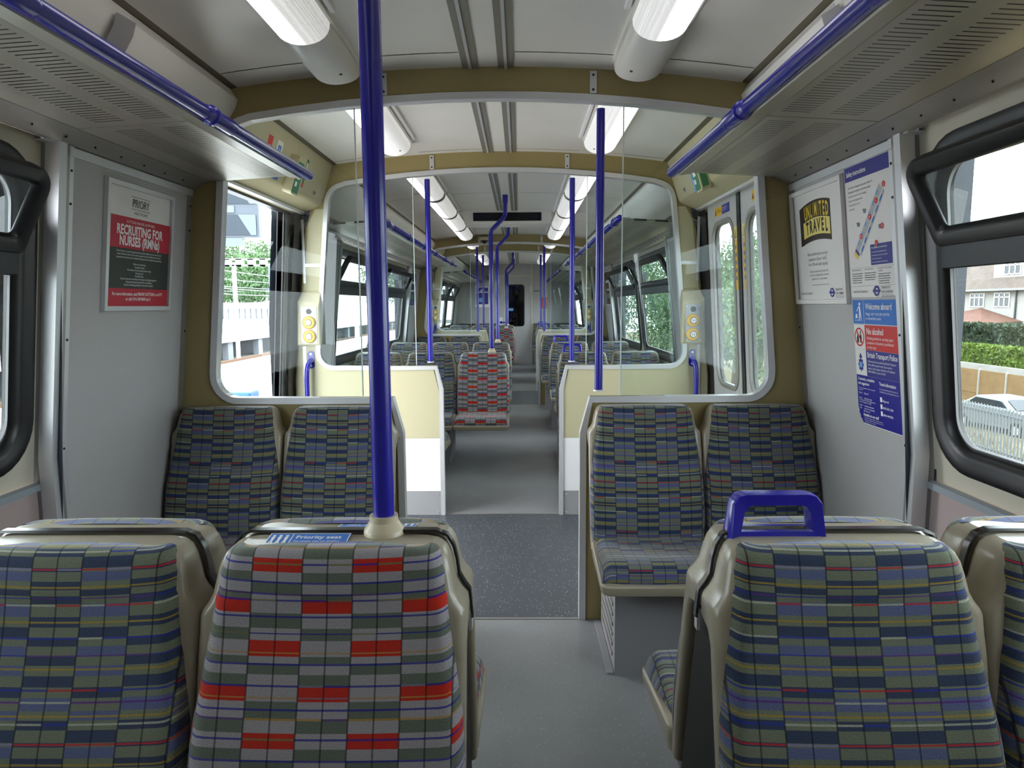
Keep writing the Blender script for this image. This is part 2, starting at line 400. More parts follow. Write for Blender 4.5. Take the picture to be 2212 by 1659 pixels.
# ------------------------------------------------------------ ceiling
b = MB(); N = 16
xs = [-1.035+2.07*i/N for i in range(N+1)]
ys = [YB, Y1-.18, Y1, Y2, Y3, Y4, YE]
vs = [(x, y, ceil_z(x)) for y in ys for x in xs]; fs = []
for i in range(len(ys)-1):
    for j in range(N): fs.append((i*(N+1)+j, (i+1)*(N+1)+j, (i+1)*(N+1)+j+1, i*(N+1)+j+1))
b.add(vs, fs, 'ceiling_white', smooth=True)
for s in (-1, 1):
    b.add([(s*1.035, YB, ceil_z(1.035)), (s*1.035, YE, ceil_z(1.035)), (s*1.062, YE, 2.292), (s*1.062, YB, 2.292)], [(0, 1, 2, 3)], 'bronze_trim')
b.obj('ceiling', kind='structure')
b = MB()      # dark metal channels down the middle and the seams between ceiling panels
for a, c in SAL+VEST:
    for x0, x1 in ((-.104, -.041), (.041, .104)):
        xm = (x0+x1)/2
        b.box((x0, a+.01, ceil_z(xm)-.006), (x1, c-.01, ceil_z(xm)+.003), 'strip_metal')
        b.box((xm-.006, a+.01, ceil_z(xm)-.011), (xm+.006, c-.01, ceil_z(xm)), 'alu')
trim(b)
b = MB()
for y in (1.0, Y1-.18, Y2+.18, 6.0, 7.7, Y3-.18, Y2-.09, Y4+.18):
    for x0, x1 in ((-1.03, -.70), (-.50, -.11), (.11, .50), (.70, 1.03)):
        n = 4; rows = [(x0+(x1-x0)*i/n) for i in range(n+1)]
        b.add([(x, y+d, ceil_z(x)-.0015) for d in (-.0022, .0022) for x in rows], [(i, i+1, n+2+i, n+1+i) for i in range(n)], 'dark_strip')
trim(b)
# ------------------------------------------------------------ side walls with window holes
def hole_ring(bd, T, outer, inner, mt):   # plate between a rectangle and a rounded hole, in local xy
    x0, y0, x1, y1 = outer; a0, c0, a1, c1, r = inner; n = 6
    I, O = [], []
    for (cx, cyy, st, ox, oy, fx, fy) in ((a1-r, c0+r, -90, x1, y0, 0, 1), (a1-r, c1-r, 0, x1, y1, 1, 0), (a0+r, c1-r, 90, x0, y1, 0, 1), (a0+r, c0+r, 180, x0, y0, 1, 0)):
        for i in range(n+1):
            t = R(st+90*i/n); I.append((cx+r*math.cos(t), cyy+r*math.sin(t), 0))
            k = i/n
            if fx == 0: p = (cx+(ox-cx)*min(1, 2*k), oy) if k <= .5 else (ox, oy+(cyy-oy)*(2*k-1))
            else: p = (ox, cyy+(oy-cyy)*min(1, 2*k)) if k <= .5 else (ox+(cx-ox)*(2*k-1), oy)
            O.append((p[0], p[1], 0))
    m = len(I); bd.add(O+I, [(i, (i+1) % m, m+(i+1) % m, m+i) for i in range(m)], mt, T)
for s, nm in ((-1, 'wall_left'), (1, 'wall_right')):
    b = MB()
    def strip(pts, y0, y1, mt, bd=b, s=s, smooth=False):
        bd.add([(s*x, y, z) for y in (y0, y1) for x, z in pts], [(i, i+1, len(pts)+i+1, len(pts)+i) for i in range(len(pts)-1)], mt, smooth=smooth)
    for si, (a, c) in enumerate(SAL):
        pk = [p for p in POCK if p[0] >= a-.01 and p[1] <= c+.01]
        w0 = a if not (pk and abs(pk[0][0]-a) < .02) else pk[0][1]
        w1 = c if not (pk and abs(pk[-1][1]-c) < .02) else pk[-1][0]
        for p in pk:
            strip([(pocket_x(0), 0), (pocket_x(.93), .93), (pocket_x(1.895), 1.895), (1.245, 1.90)], p[0], p[1], 'grey_laminate')
            e = p[0] if p[1] == c else p[1]       # return face
            b.add([(s*pocket_x(z), e, z) for z in (0, .93, 1.895)]+[(s*(wall_x(z)+.01), e, z) for z in (0, .93, 1.895)], [(0, 1, 4, 3), (1, 2, 5, 4)], 'bronze_trim' if si == 9 else 'kick_grey')
        strip([(1.40, 0), (1.40, .84)], w0, w1, 'pink_lower')
        ws = [x for x in WINS if x[0] > w0-.1 and x[1] < w1+.1]
        cuts = [w0]+[(ws[i][1]+ws[i+1][0])/2 for i in range(len(ws)-1)]+[w1]
        L0, L1 = .84, 1.905
        for i, (p, q) in enumerate(ws):
            ya, yb = cuts[i], cuts[i+1]; ym = (p+q)/2
            T = side_frame(s, ym, WZ0, 0); T = Matrix.Translation((0, 0, 0)) @ T
            u = lambda y: (ym-y)*s
            sl = math.sqrt(1+.0121)
            x0, x1 = sorted((u(ya), u(yb))); a0, a1 = sorted((u(p), u(q)))
            hole_ring(b, T, (x0, -(WZ0-L0)*sl, x1, (1.905-WZ0)*sl), (a0, 0.0, a1, (WZ1-WZ0)*sl, .13), 'cream_upper')
        strip([(wall_x(1.905), 1.905), (1.27, 1.93)], w0, w1, 'cream_upper')
        strip([(1.27, 1.93)]+COVE[1:], a, c, 'ceiling_white', smooth=True)
        strip([(1.40, .825), (1.385, .83), (1.385, .85), (1.40, .855)], w0, w1, 'blue_grey_trim')
    for a, c in VEST:      # beside the doorways
        for y0, y1 in ((a, a+.145), (c-.145, c)):
            strip([(1.375, 0), (1.365, .9), (1.275, 1.985), (1.235, 1.985)], y0, y1, 'black_rubber')
        # outer skin over the door pockets
        xo = 1.47 if s < 0 and a < 4 else 1.405
        strip([(xo, -.05), (xo, 1.3), (xo-.05, 2.0)], a-.86, a+.146, 'outside_dark'); strip([(xo, -.05), (xo, 1.3), (xo-.05, 2.0)], c-.146, c+.86, 'outside_dark')
    b.obj(nm, kind='structure')
b = MB()
for s in (-1, 1):
    for (y0, y1), xo in list(zip(SAL, [1.47]*3))+list(zip(VEST, [1.35]*2)):
        P = [(xo, 1.99), (xo-.03, 2.25), (1.15, 2.44), (0, 2.52)]
        b.add([(s*x, y, z) for y in (y0, y1) for x, z in P], [(i, i+1, len(P)+i+1, len(P)+i) for i in range(3)], 'outside_grey')
    for y in (Y1, Y2, Y3, Y4): b.add([(s*1.22, y, 1.99), (s*1.48, y, 1.99), (s*1.45, y, 2.26), (s*1.15, y, 2.44)], [(0, 1, 2, 3)], 'outside_grey')
    for y0, y1 in ((YB, Y1-.86), (Y2+.86, Y3-.86), (Y4+.86, YE)):
        b.add([(s*1.30, y0, 1.90), (s*1.30, y1, 1.90), (s*1.475, y1, 2.0), (s*1.475, y0, 2.0)], [(0, 1, 2, 3)], 'outside_grey')
    for y in (Y1-.83, Y2+.83, Y3-.83, Y4+.83): b.add([(s*1.25, y, 1.88), (s*1.40, y, -.05), (s*1.475, y, -.05), (s*1.475, y, 2.0), (s*1.25, y, 2.0)], [(0, 1, 2, 3, 4)], 'outside_dark')
b.obj('ceiling_roof', kind='structure')
# corner posts and cappings of the door-pocket panels
for s in (-1, 1):
    for (p, q) in POCK:
        near = p if (abs(q-Y1) < .01 or abs(q-Y3) < .01) else q
        far = q if near == p else p
        d = 1 if near == p else -1
        b = MB()
        def post(y0, y1, t0, t1, mt, zz=((0), (.93), (1.895))):
            vs = []
            for z in zz:
                for y, t in ((y0, t0), (y1, t0), (y1, t1), (y0, t1)): vs.append((s*(pocket_x(z)-t), y, z))
            fs = []
            for k in range(len(zz)-1):
                for j in range(4): fs.append((k*4+j, k*4+(j+1) % 4, k*4+4+(j+1) % 4, k*4+4+j))
            fs.append((len(vs)-4, len(vs)-3, len(vs)-2, len(vs)-1)); b.add(vs, fs, mt)
        post(near-.004*d, near+.030*d, .014, -.03, 'alu'); post(near+.030*d, near+.052*d, .008, 0, 'alu_dull'); post(near+.052*d, near+.076*d, .005, 0, 'alu')
        post(far-.05*d, far-.012*d, .006, 0, 'alu_dull')
        for z in (.5, .95, 1.3, 1.72, 1.82):
            b.tube([(s*(pocket_x(z)-.004), near+.064*d, z), (s*(pocket_x(z)-.0075), near+.064*d, z)], .004, 'black', seg=8)
            b.tube([(s*(pocket_x(z)-.006), far-.03*d, z), (s*(pocket_x(z)-.0095), far-.03*d, z)], .004, 'black', seg=8)
        # top capping rail with screws, plus drip ledge
        vs = [(s*(pocket_x(z)-t), y, z) for y in (p, q) for z, t in ((1.862, 0), (1.862, .008), (1.888, .008), (1.888, 0))]
        b.add(vs, [(0, 1, 5, 4), (1, 2, 6, 5), (2, 3, 7, 6), (0, 3, 2, 1), (4, 5, 6, 7)], 'alu')
        b.box((s*1.245, near-.03*d, 1.888), (s*1.31, near+.01*d, 1.894), 'alu')
        trim(b)
# ------------------------------------------------------------ windows with opening hopper
wn_ = [0]
def window(s, y0, y1, hopper_open=True):
    wn_[0] += 1
    ym = (y0+y1)/2; T = side_frame(s, ym, WZ0, 0); hw = (y1-y0)/2; sl = 1.006; H = (WZ1-WZ0)*sl
    b = MB()
    # thick rubber surround: profile swept round the opening
    rings = []
    prof = [(-.028, .002), (-.024, .014), (-.006, .018), (.006, .012), (.022, .012), (.036, .004), (.05, -.012), (.05, -.03), (-.01, -.03)]
    for off, zz in prof:
        rings.append([(x, y, zz) for x, y in rrect(-hw+off, off, hw-off, H-off, max(.03, .13-off), 7)])
    b.loft(rings, 'black_rubber', T, cap=False)
    fr = b.obj('window_%d' % wn_[0], kind='structure')
    b = MB(); zb = (1.495-WZ0)*sl; zt = (1.575-WZ0)*sl
    b.box((-hw+.04, zb, -.03), (hw-.04, zt, .008), 'black_rubber', T, bevel=.004)
    b.box((-hw+.05, zb+.072, .006), (hw-.05, zt-.002, .014), 'dark_strip', T); b.obj('window_bar', fr)
    b = MB(); b.prism(rrect(-hw+.045, .045, hw-.045, zb+.01, .02, 3), -.022, -.017, 'pane_window', T); b.obj('pane', fr)
    b = MB()   # bright bead between rubber and glass
    rings = [[(x, y, z) for x, y in rrect(-hw+o, o, hw-o, H-o, .085, 7)] for o, z in ((.05, -.012), (.055, -.008), (.058, -.014))]
    b.loft(rings, 'alu', T, cap=False); b.obj('glazing_bead', fr)
    # hopper sash hinged on the bar, leaning inwards
    Th = T @ Matrix.Translation((0, zt-.012, -.004)) @ Matrix.Rotation(R(21.5 if hopper_open else 0), 4, 'X')
    h = .262; w2 = hw-.03
    def sash_loop(o): # corners rounder at the top
        x0, x1, ya, yb = -w2+o, w2-o, o*1.0, h-o; r1, r2 = .015, max(.02, .07-o)
        return arc(x1-r1, ya+r1, r1, -90, 0, 4)+arc(x1-r2, yb-r2, r2, 0, 90, 6)+arc(x0+r2, yb-r2, r2, 90, 180, 6)+arc(x0+r1, ya+r1, r1, 180, 270, 4)
    b = MB()
    rings = [[(x, y, z) for x, y in sash_loop(o)] for o, z in ((0, -.014), (0, .012), (.006, .020), (.036, .020), (.050, .008), (.053, -.002), (.04, -.014), (.004, -.018))]
    b.loft(rings+[rings[0]], 'black_rubber', Th, cap=False); sash = b.obj('hopper_sash', fr)
    b = MB(); b.prism(sash_loop(.050), -.003, .001, 'pane_dirty' , Th); b.obj('hopper_pane', sash)
    b = MB()   # side stays and catches
    for e in (-1, 1):
        b.prism([(0, -.01), (.04, -.03), (.13, .10), (.10, .13)], e*(w2+.012)-.006, e*(w2+.012)+.006, 'dark_strip', Th @ Matrix(((0, 0, 1, 0), (0, 1, 0, 0), (-1, 0, 0, 0), (0, 0, 0, 1))))
        b.box((e*(w2+.004)-.006, .03, -.03), (e*(w2+.004)+.006, .10, -.004), 'alu', Th, bevel=.002)
    b.obj('hopper_stay', sash)
for y0, y1 in WINS:
    for s in (-1, 1): window(s, y0, y1)
# ------------------------------------------------------------ bulkheads between saloon and doorway
def half_outline():
    P = [(0, ceil_z(0)+.002)]+[(x, ceil_z(x)+.002) for x in (.3, .6, .9, 1.035)]
    P += [(x+.004, z) for x, z in COVE[::-1]]+[(pocket_x(1.895)+.004, 1.895), (pocket_x(.93)+.004, .93), (1.37, 0), (.385, 0), (.385, .845), (.427, 1.008)]
    P += opening()[::1]
    return P
def opening(off=0):     # from the bottom rail outwards, up the wall side and in along the arch
    xb, xt = 1.192, 1.078     # tapering with the car side
    pts = [(1.10-off, 1.008+off)]
    pts += [(1.10-off*.6+.088*math.sin(R(a)), 1.10+off-.092*math.cos(R(a))) for a in (8, 22, 36, 50, 62, 74, 84)]
    pts += [(1.188-off, 1.12), (1.105-off, 2.00)]
    pts += [(1.010-off*.7+.09*math.cos(R(a)), 2.04-off+.115*math.sin(R(a))) for a in (8, 22, 36, 50, 64, 76)]
    pts += [(.985, arch_z(.985)-off)]+[(x, arch_z(x)-off) for x in (.8, .6, .4, .2, 0)]
    return pts
def ribbon(path, wd, y0, y1, mt, bd):
    n = len(path); A, B_ = [], []
    for i in range(n):
        p = Vector(path[i]); d = (Vector(path[min(i+1, n-1)])-Vector(path[max(i-1, 0)])).normalized(); nn = Vector((-d.y, d.x))
        A.append(p+nn*.002); B_.append(p+nn*wd)
    for s in (-1, 1):
        vs = [(s*q.x, y, q.y) for y in (y0, y1) for L in (A, B_) for q in L]
        fs = []
        for i in range(n-1):
            a, b_, c, d = i, n+i, 2*n+i, 3*n+i
            fs += [(a, a+1, b_+1, b_), (c, d, d+1, c+1), (a, c, c+1, a+1), (b_, b_+1, d+1, d)]
        fs += [(0, n, 3*n, 2*n), (n-1, 3*n-1, 4*n-1, 2*n-1)]
        bd.add(vs, fs, mt)
def bulkhead(Y, vs_, where, n):     # vs_: +1 when the doorway lies on the far side of the screen
    t = thing('bulkhead_screen', 'khaki bulkhead with silver-edged arch and glass wings, %s' % where, 'partition', (0, Y, 0), 0, None)
    b = MB(); P = half_outline(); y0, y1 = -.014, .014
    for s in (-1, 1): b.prism([(s*x, z) for x, z in P], y0, y1, 'khaki', axis=1)
    b.obj('bulkhead_panel', t)
    b = MB(); path = [(.385, 0), (.385, .845), (.427, 1.008)]
    ribbon([(.385, 0), (.385, .85), (.425, 1.006), (.75, 1.006)]+opening()[0:]+[], -.026, -.024, .024, 'alu', b)
    b.obj('edging', t)
    for x in (-.43, .43):
        b = MB(); z0, z1 = arch_z(x)+.03, ceil_z(x)-.01
        b.box((x-.014, -.019, z0), (x+.014, .019, z1), 'alu')
        for z in (z0+.015, z1-.015): b.tube([(x, -.022, z), (x, .022, z)], .005, 'black', seg=8)
        b.obj('cover_strip', t)
    # doorway-side lining: cream above, white sheet, grey kick plate
    f0, f1 = (.014, .018) if vs_ > 0 else (-.018, -.014)
    for s in (-1, 1):
        b = MB(); b.box((s*.412, f0, .0), (s*1.36, f1*1.3, .162), 'kick_grey')
        for x in (.43, .8, 1.2):
            for z in (.02, .142): b.tube([(s*x, f1*1.3, z), (s*x, f1*1.6, z)], .005, 'alu', seg=8)
        b.obj('kick_plate', t)
        b = MB(); b.box((s*.412, f0, .164), (s*1.36, f1*1.2, .524), 'white_sheet'); b.obj('white_lining', t)
        P = [(.412, .526), (.412, .842), (.445, .985)]+opening()[:9]+[(1.103, 2.02), (1.185, 2.02), (1.232, 1.93), (1.35, .93), (1.36, .526)]
        b = MB(); b.prism([(s*x, z) for x, z in P], f0, f1*1.1, 'cream_panel', axis=1); b.obj('cream_lining', t)
    for s, sd in ((-1, 'left'), (1, 'right')):
        # glass wing from the side frame to just past the pole
        g = [(.56, 1.008), (1.10, 1.008)]+opening(.004)[1:-5]+[(.8, arch_z(.8)), (.56, arch_z(.56))]
        b = MB(); b.prism([(s*x, z) for x, z in g], -.003, .003, 'pane_clear', axis=1); b.obj('glass_pane', t)
        b = MB(); b.box((s*.556, -.0035, 1.012), (s*.5605, .0035, arch_z(.56)-.004), 'edge_white'); b.obj('glass_edge', t)
    for s, sd in ((-1, 'left'), (1, 'right')):
        b = MB(); b.tube([(0, 0, 1.030), (0, 0, arch_z(.464)-.024)], .0175, 'blue_paint', seg=20)
        p = b.obj('grab_pole', loc=(s*.464, Y, 0), label='straight blue pole, %s wing of the bulkhead %s' % (sd, where), cat='pole', group='blue poles on the bulkhead wings')
        b = MB(); b.tube([(0, 0, 1.029), (0, 0, 1.036)], .023, 'alu', seg=20); b.obj('pole_foot', p)
    return t
bulkhead(Y1, 1, 'nearest to the viewer', 1); bulkhead(Y2, -1, 'second from the viewer', 2)
bulkhead(Y3, 1, 'third from the viewer', 3); bulkhead(Y4, -1, 'farthest, beyond the second doorway', 4)
# far side details of the doorway side: control boxes and handles on the far bulkheads
def control(s, Y, where):
    sd = 'left' if s < 0 else 'right'
    t = thing('door_control_panel', 'beige housing with two round yellow buttons, %s, %s' % (sd, where), 'control panel', (s*1.235, Y-.018, 0), 0, 'door button panels')
    P = [(-.065, 1.15), (.085, 1.15), (.075, 1.42), (.045, 1.505), (-.065, 1.505)]
    b = MB(); n = len(P)
    F = [(-.058, 1.158), (.078, 1.158), (.066, 1.41), (.066, 1.415), (-.058, 1.40)]
    rings = [[(s*x, 0, z) for x, z in P], [(s*x, -.045, z) for x, z in [(-.065, 1.15), (.085, 1.15), (.075, 1.43), (.072, 1.435), (-.065, 1.42)]], [(s*x, -.052, z) for x, z in F]]
    b.loft(rings, 'cream_cover', smooth=False); b.obj('housing', t)
    b = MB(); b.prism([(s*x, z) for x, z in rrect(-.05, 1.165, .052, 1.40, .012, 3)], -.0555, -.050, 'steel_plate', axis=1)
    for x in (-.042, .044):
        for z in (1.175, 1.39): b.tube([(s*x, -.055, z), (s*x, -.058, z)], .004, 'alu', seg=8)
    b.obj('plate', t)
    b = MB(); b.tube([(0, -.053, 1.368), (0, -.060, 1.368)], .017, 'black', seg=20); b.obj('indicator', t)
    for z, m_ in ((1.297, 1), (1.208, -1)):
        b = MB()
        b.tube([(0, -.052, z), (0, -.064, z), (0, -.072, z), (0, -.073, z)], [.042, .042, .036, .024], 'yellow', seg=28)
        b.tube([(0, -.070, z), (0, -.0745, z)], .022, 'black', seg=24); bt = b.obj('push_button', t)
        b = MB(); b.tube([(0, -.073, z), (0, -.078, z)], .018, 'white', seg=24)
        for e in (-1, 1):     # arrow marks: > < close, < > open
            a = e*m_
            for q in (-1, 1):
                c0 = Vector((e*.007-a*.0035, z)); c1 = Vector((e*.007+a*.0035*1, z))
                tip = Vector((e*.006-e*m_*.003, z)); end = Vector((e*.006+e*m_*.003, z+q*.008))
                dd = (end-tip).normalized(); nn = Vector((-dd.y, dd.x))*.0013
                b.add([(p.x, -.0784, p.y) for p in (tip-nn, end-nn, end+nn, tip+nn)], [(0, 1, 2, 3)], 'black')
        b.obj('button_cap', bt)
    h = thing('handrail', 'bent blue handrail below the yellow buttons, %s, %s' % (sd, where), 'handle', (s*1.248, Y-.018, 0), 0, 'blue doorway handles')
    b = MB(); b.prism([(x, z) for x, z in rrect(-.022, .995, .022, 1.11, .021, 5)], -.008, 0, 'blue_paint', axis=1); b.obj('bracket', h)
    for z in (1.015, 1.09): b = MB(); b.tube([(0, -.008, z), (0, -.012, z)], .008, 'alu', seg=12); b.obj('bolt', h)
    b = MB(); b.tube([(0, -.004, 1.05), (0, -.03, 1.045), (s*.006, -.05, 1.025), (s*.012, -.06, .99), (s*.016, -.06, .93), (s*.022, -.06, .25), (s*.022, -.05, .21), (s*.022, -.012, .19)], .0155, 'blue_paint', seg=16)
    b.prism([(x, z) for x, z in rrect(s*.022-.022, .14, s*.022+.022, .25, .021, 5)], -.008, 0, 'blue_paint', axis=1)
    b.obj('bar', h)
    b = MB()      # bright edging on the column above the housing
    b.box((s*1.262, Y-.022, 1.55), (s*1.278, Y-.016, 1.955), 'alu'); b.box((s*1.135, Y-.022, 1.655), (s*1.262, Y-.016, 1.675), 'alu'); b.box((s*1.278, Y-.022, .2), (s*1.30, Y-.016, 1.14), 'alu')
    trim(b)
for s in (-1, 1):
    control(s, Y2, 'at the far edge of the nearer doorway'); control(s, Y4, 'at the far edge of the farther doorway')
# door engine covers, lintels, stickers
for (a, c), wh in zip(VEST, ('nearer doorway', 'farther doorway')):
    for s, sd in ((-1, 'left'), (1, 'right')):
        t = thing('door_gear_cover', 'sloping beige cover panel above the %s door of the %s' % (sd, wh), 'cover panel', (0, a, 0))
        prof = [(1.062, 2.295), (1.072, 2.27), (1.105, 2.16), (1.14, 2.055), (1.148, 2.045), (1.165, 2.035), (1.27, 1.992), (1.285, 1.985), (1.345, 1.985), (1.345, 2.33), (1.062, 2.33)]
        b = MB(); L = c-a
        b.loft([[(s*x, y, z) for x, z in prof] for y in (.016, L-.016)], 'cream_cover', cap=False); b.obj('cover_skin', t)
        b = MB(); b.box((s*1.30, .15, 1.972), (s*1.345, L-.15, 1.992), 'black_rubber'); b.box((s*1.245, .05, 1.984), (s*1.275, L-.05, 2.0), 'alu'); b.obj('lintel_seal', t)
        def onface(y, z, off=.001):
            k = (2.27-z)/(2.27-2.055); x = 1.072+(1.14-1.072)*k
            return side_frame(s, y, z, off, prof=lambda q: x, slope=-.316)
        y0 = -0.0
        m = MB()
        def stick(y, z, w_, h_, mt, parts=(), nm='sticker'):
            m = MB(); T = onface(y, z); m.box((-w_/2, -h_/2, 0), (w_/2, h_/2, .0012), mt, T)
            for p in parts: m.box((p[0], p[1], .0012), (p[2], p[3], .0016), p[4], T)
            m.obj(nm, t)
        if s < 0:
            stick(.50, 2.19, .055, .09, 'red_sign', [(-.012, -.035, .012, .0, 'white')])
            stick(.63, 2.185, .075, .105, 'paper', [(-.02, -.03, .02, .03, 'sky_print'), (-.004, -.02, .004, .02, 'white')])
            stick(.66, 2.08, .09, .05, 'sky_print', [(-.035, .0, .02, .004, 'white'), (-.035, -.01, .03, -.007, 'white')])
            stick(1.08, 2.16, .03, .16, 'green_sign', [(-.01, .03, .01, .06, 'white'), (-.012, -.078, .012, -.055, 'red_sign')])
        else:
            stick(1.08, 2.09, .085, .10, 'pale_blue_print', [(-.03, .015-.01*k, .028, .018-.01*k, 'white') for k in range(5)])
            stick(.52, 2.10, .07, .03, 'red_sign', [(-.03, -.003, .03, .003, 'white')])
        # emergency light / exit box standing proud of the cover
        T = onface(.86, 2.13, 0)
        m = MB(); m.prism(rrect(-.06, -.115, .06, .09, .018, 4), 0, .05, 'cream_cover', T, smooth=False); bx = m.obj('exit_light_box', t)
        m = MB(); m.prism(rrect(-.05, -.105, .035, .06, .012, 4), .05, .053, 'green_sign', T)
        m.box((-.03, -.03, .0532), (.015, .02, .054), 'white', T); m.box((-.04, -.07, .0532), (-.01, -.045, .054), 'white', T)
        m.box((.06, -.10, .01), (.0615, .05, .045), 'green_sign', T); m.obj('exit_sign', bx)
        m = MB(); m.box((-.014, -.012, 0), (.014, .012, .004), 'alu_dull', onface(L-.22, 2.09)); m.box((-.003, -.008, .004), (.003, .008, .006), 'black', onface(L-.22, 2.09)); m.obj('lock', t)
# sliding doors: closed on the right, open (slid into the pockets) on the left
dn = [0]
def door_leaf(s, ya, yb, off, stickers, hand):
    dn[0] += 1; L = yb-ya; sl = math.sqrt(1+.067**2)
    T = side_frame(s, (ya+yb)/2, .0, -off, prof=lambda z: door_x(0), slope=-.067)
    hw = L/2; b = MB(); H = 2.0*sl
    hole_ring(b, T @ Matrix.Translation((0, 0, 0)), (-hw, .02, hw, H), (-.185, .93, .185, 1.86, .09), 'door_grey')
    hole_ring(b, T @ Matrix.Translation((0, 0, -.03)), (-hw, .02, hw, H), (-.185, .93, .185, 1.86, .09), 'outside_grey')
    b.loft([[(x, y, z) for x, y in rrect(-.185, .93, .185, 1.86, .09)] for z in (0, -.03)], 'black_rubber', T, cap=False)
    b.box((-hw, .02, -.03), (-hw+.006, H, 0), 'door_grey', T); b.box((hw-.006, .02, -.03), (hw, H, 0), 'door_grey', T)
    d = b.obj('door_%d' % dn[0], kind='structure')
    b = MB(); rings = [[(x, y, z) for x, y in rrect(-.185-o, .93-o, .185+o, 1.86+o, .09+o)] for o, z in ((.028, .001), (.026, .006), (.004, .008), (-.004, -.004))]
    b.loft(rings, 'alu_dull', T, cap=False); b.obj('window_surround', d)
    b = MB(); b.prism(rrect(-.184, .931, .184, 1.859, .09), -.018, -.014, 'pane_hazy', T); b.obj('pane', d)
    b = MB(); e = hand; b.box((e*hw, .02, -.036), (e*(hw-.022), H, .008), 'black_rubber', T); b.obj('edge_seal', d)
    if stickers:
        b = MB()
        def sgn(x0, y0_, x1, y1_, mt, z=.0015): b.box((x0, y0_, .0005), (x1, y1_, z), mt, T)
        if hand > 0:
            sgn(-.14, 1.915, .0, 1.965, 'yellow'); sgn(.0, 1.915, .14, 1.965, 'navy_print')
            b.text('Obstructing\ndoors is dangerous', .013, 'ink', T @ Matrix.Translation((-.105, 1.945, .002)))
            b.add([(-.133, 1.922, .002), (-.109, 1.922, .002), (-.121, 1.955, .002)], [(0, 1, 2)], 'black', T)
            b.text('Please keep clear of\nthe closing doors', .011, 'white', T @ Matrix.Translation((.008, 1.945, .002)))
        else:
            sgn(-.10, 1.915, .12, 1.965, 'yellow'); b.text('Obstructing\ndoors is dangerous', .014, 'ink', T @ Matrix.Translation((-.06, 1.945, .002)))
            b.add([(-.092, 1.922, .002), (-.068, 1.922, .002), (-.08, 1.955, .002)], [(0, 1, 2)], 'black', T)
        x = e*(hw-.068)
        sgn(x-.020, 1.48, x+.020, 1.745, 'yellow'); sgn(x-.022, 1.75, x+.022, 1.82, 'yellow_pale')
        b.add([(x-.015, 1.758, .002), (x+.015, 1.758, .002), (x, 1.81, .002)], [(0, 1, 2)], 'black', T)
        b.add([(x-.010, 1.761, .0022), (x+.010, 1.761, .0022), (x, 1.797, .0022)], [(0, 1, 2)], 'yellow', T)
        for k in range(5): b.box((x-.013, 1.70-.042*k, .0016), (x+.008+.004*(k % 2), 1.722-.042*k, .002), 'grey_print', T)
        b.obj('warning_sticker', d)
    return d
for i, (a, c) in enumerate(VEST):
    m = (a+c)/2
    door_leaf(1, m+.002, m+.60, .0, True, 1); door_leaf(1, m-.60, m-.002, .0, True, -1)
    if i == 0: door_leaf(-1, 4.24, 4.86, .045, False, -1); door_leaf(-1, 2.50, 3.12, .045, False, 1)
    else: door_leaf(-1, m-.60, m-.002, 0, True, 1); door_leaf(-1, m+.002, m+.60, 0, True, -1)
# ------------------------------------------------------------ luggage racks with blue rail
def ring_path(cx, cz, r, y, n=20): return [(cx+r*math.cos(2*math.pi*k/n), y, cz+r*math.sin(2*math.pi*k/n)) for k in range(n)]
def rack(s, a, c, wh, end0, end1):
    sd = 'left' if s < 0 else 'right'
    t = thing('luggage_rack', 'slotted grey luggage rack with blue rail, %s side, %s' % (sd, wh), 'luggage rack', (0, 0, 0))
    a0 = a+.016; c0 = c-.016
    js = []; k = .305
    while k < a0+.1: k += .87
    while k > a0+.97: k -= .87
    while k < c0-.15: js.append(k); k += .87
    if c == Y1: js = [j for j in js if j < 2.2]+[]
    cuts = [a0]+js+[c0]
    for i in range(len(cuts)-1):
        y0, y1 = cuts[i]+.004, cuts[i+1]-.004; b = MB()
        P = [(.835, 1.947), (.845, 1.940), (1.165, 1.921), (1.172, 1.927), (1.172, 1.933), (.835, 1.953)]
        b.loft([[(s*x, y, z) for x, z in P] for y in (y0, y1)], 'rack_panel', smooth=False); b.obj('rack_shelf', t)
    b = MB()
    P = [(.785, 1.930), (.838, 1.937), (.842, 1.947), (.838, 1.957), (.785, 1.957), (.778, 1.945)]
    b.loft([[(s*x, y, z) for x, z in P] for y in (a0, c0)], 'rack_panel', smooth=False); b.obj('front_lip', t)
    b = MB()
    P = [(1.170, 1.921), (1.190, 1.915), (1.235, 1.893), (1.252, 1.892), (1.285, 1.905), (1.285, 1.935), (1.170, 1.934)]
    b.loft([[(s*x, y, z) for x, z in P] for y in (a0, c0)], 'alu_dull', smooth=False)
    y = a0+.1
    while y < c0-.05: b.tube([(s*1.212, y, 1.906), (s*1.212, y, 1.900)], .0028, 'black', seg=8); y += .14
    b.obj('wall_bracket', t)
    b = MB(); e1 = c+.02 if c in (Y1, Y3) else c0
    e0 = a-.02 if a in (Y2, Y4) else a0
    b.tube([(s*.765, e0-.012, 1.950), (s*.765, e0, 1.950), (s*.765, e1, 1.950), (s*.765, e1+.012, 1.950)], [.010, .0205, .0205, .010], 'blue_paint', seg=20); r = b.obj('grab_rail', t)
    for y in js:
        b = MB()
        b.tube([(s*.765, y-.065, 1.95), (s*.765, y-.055, 1.95), (s*.765, y+.115, 1.95), (s*.765, y+.125, 1.95)], [.0205, .0235, .0235, .0205], 'blue_paint', seg=20)
        b.tube([(s*.765, y-.03, 1.95), (s*.765, y-.026, 1.95), (s*.765, y-.012, 1.95), (s*.765, y-.008, 1.95)], [.023, .029, .029, .023], 'blue_paint', seg=20)
        b.obj('rail_collar', r)
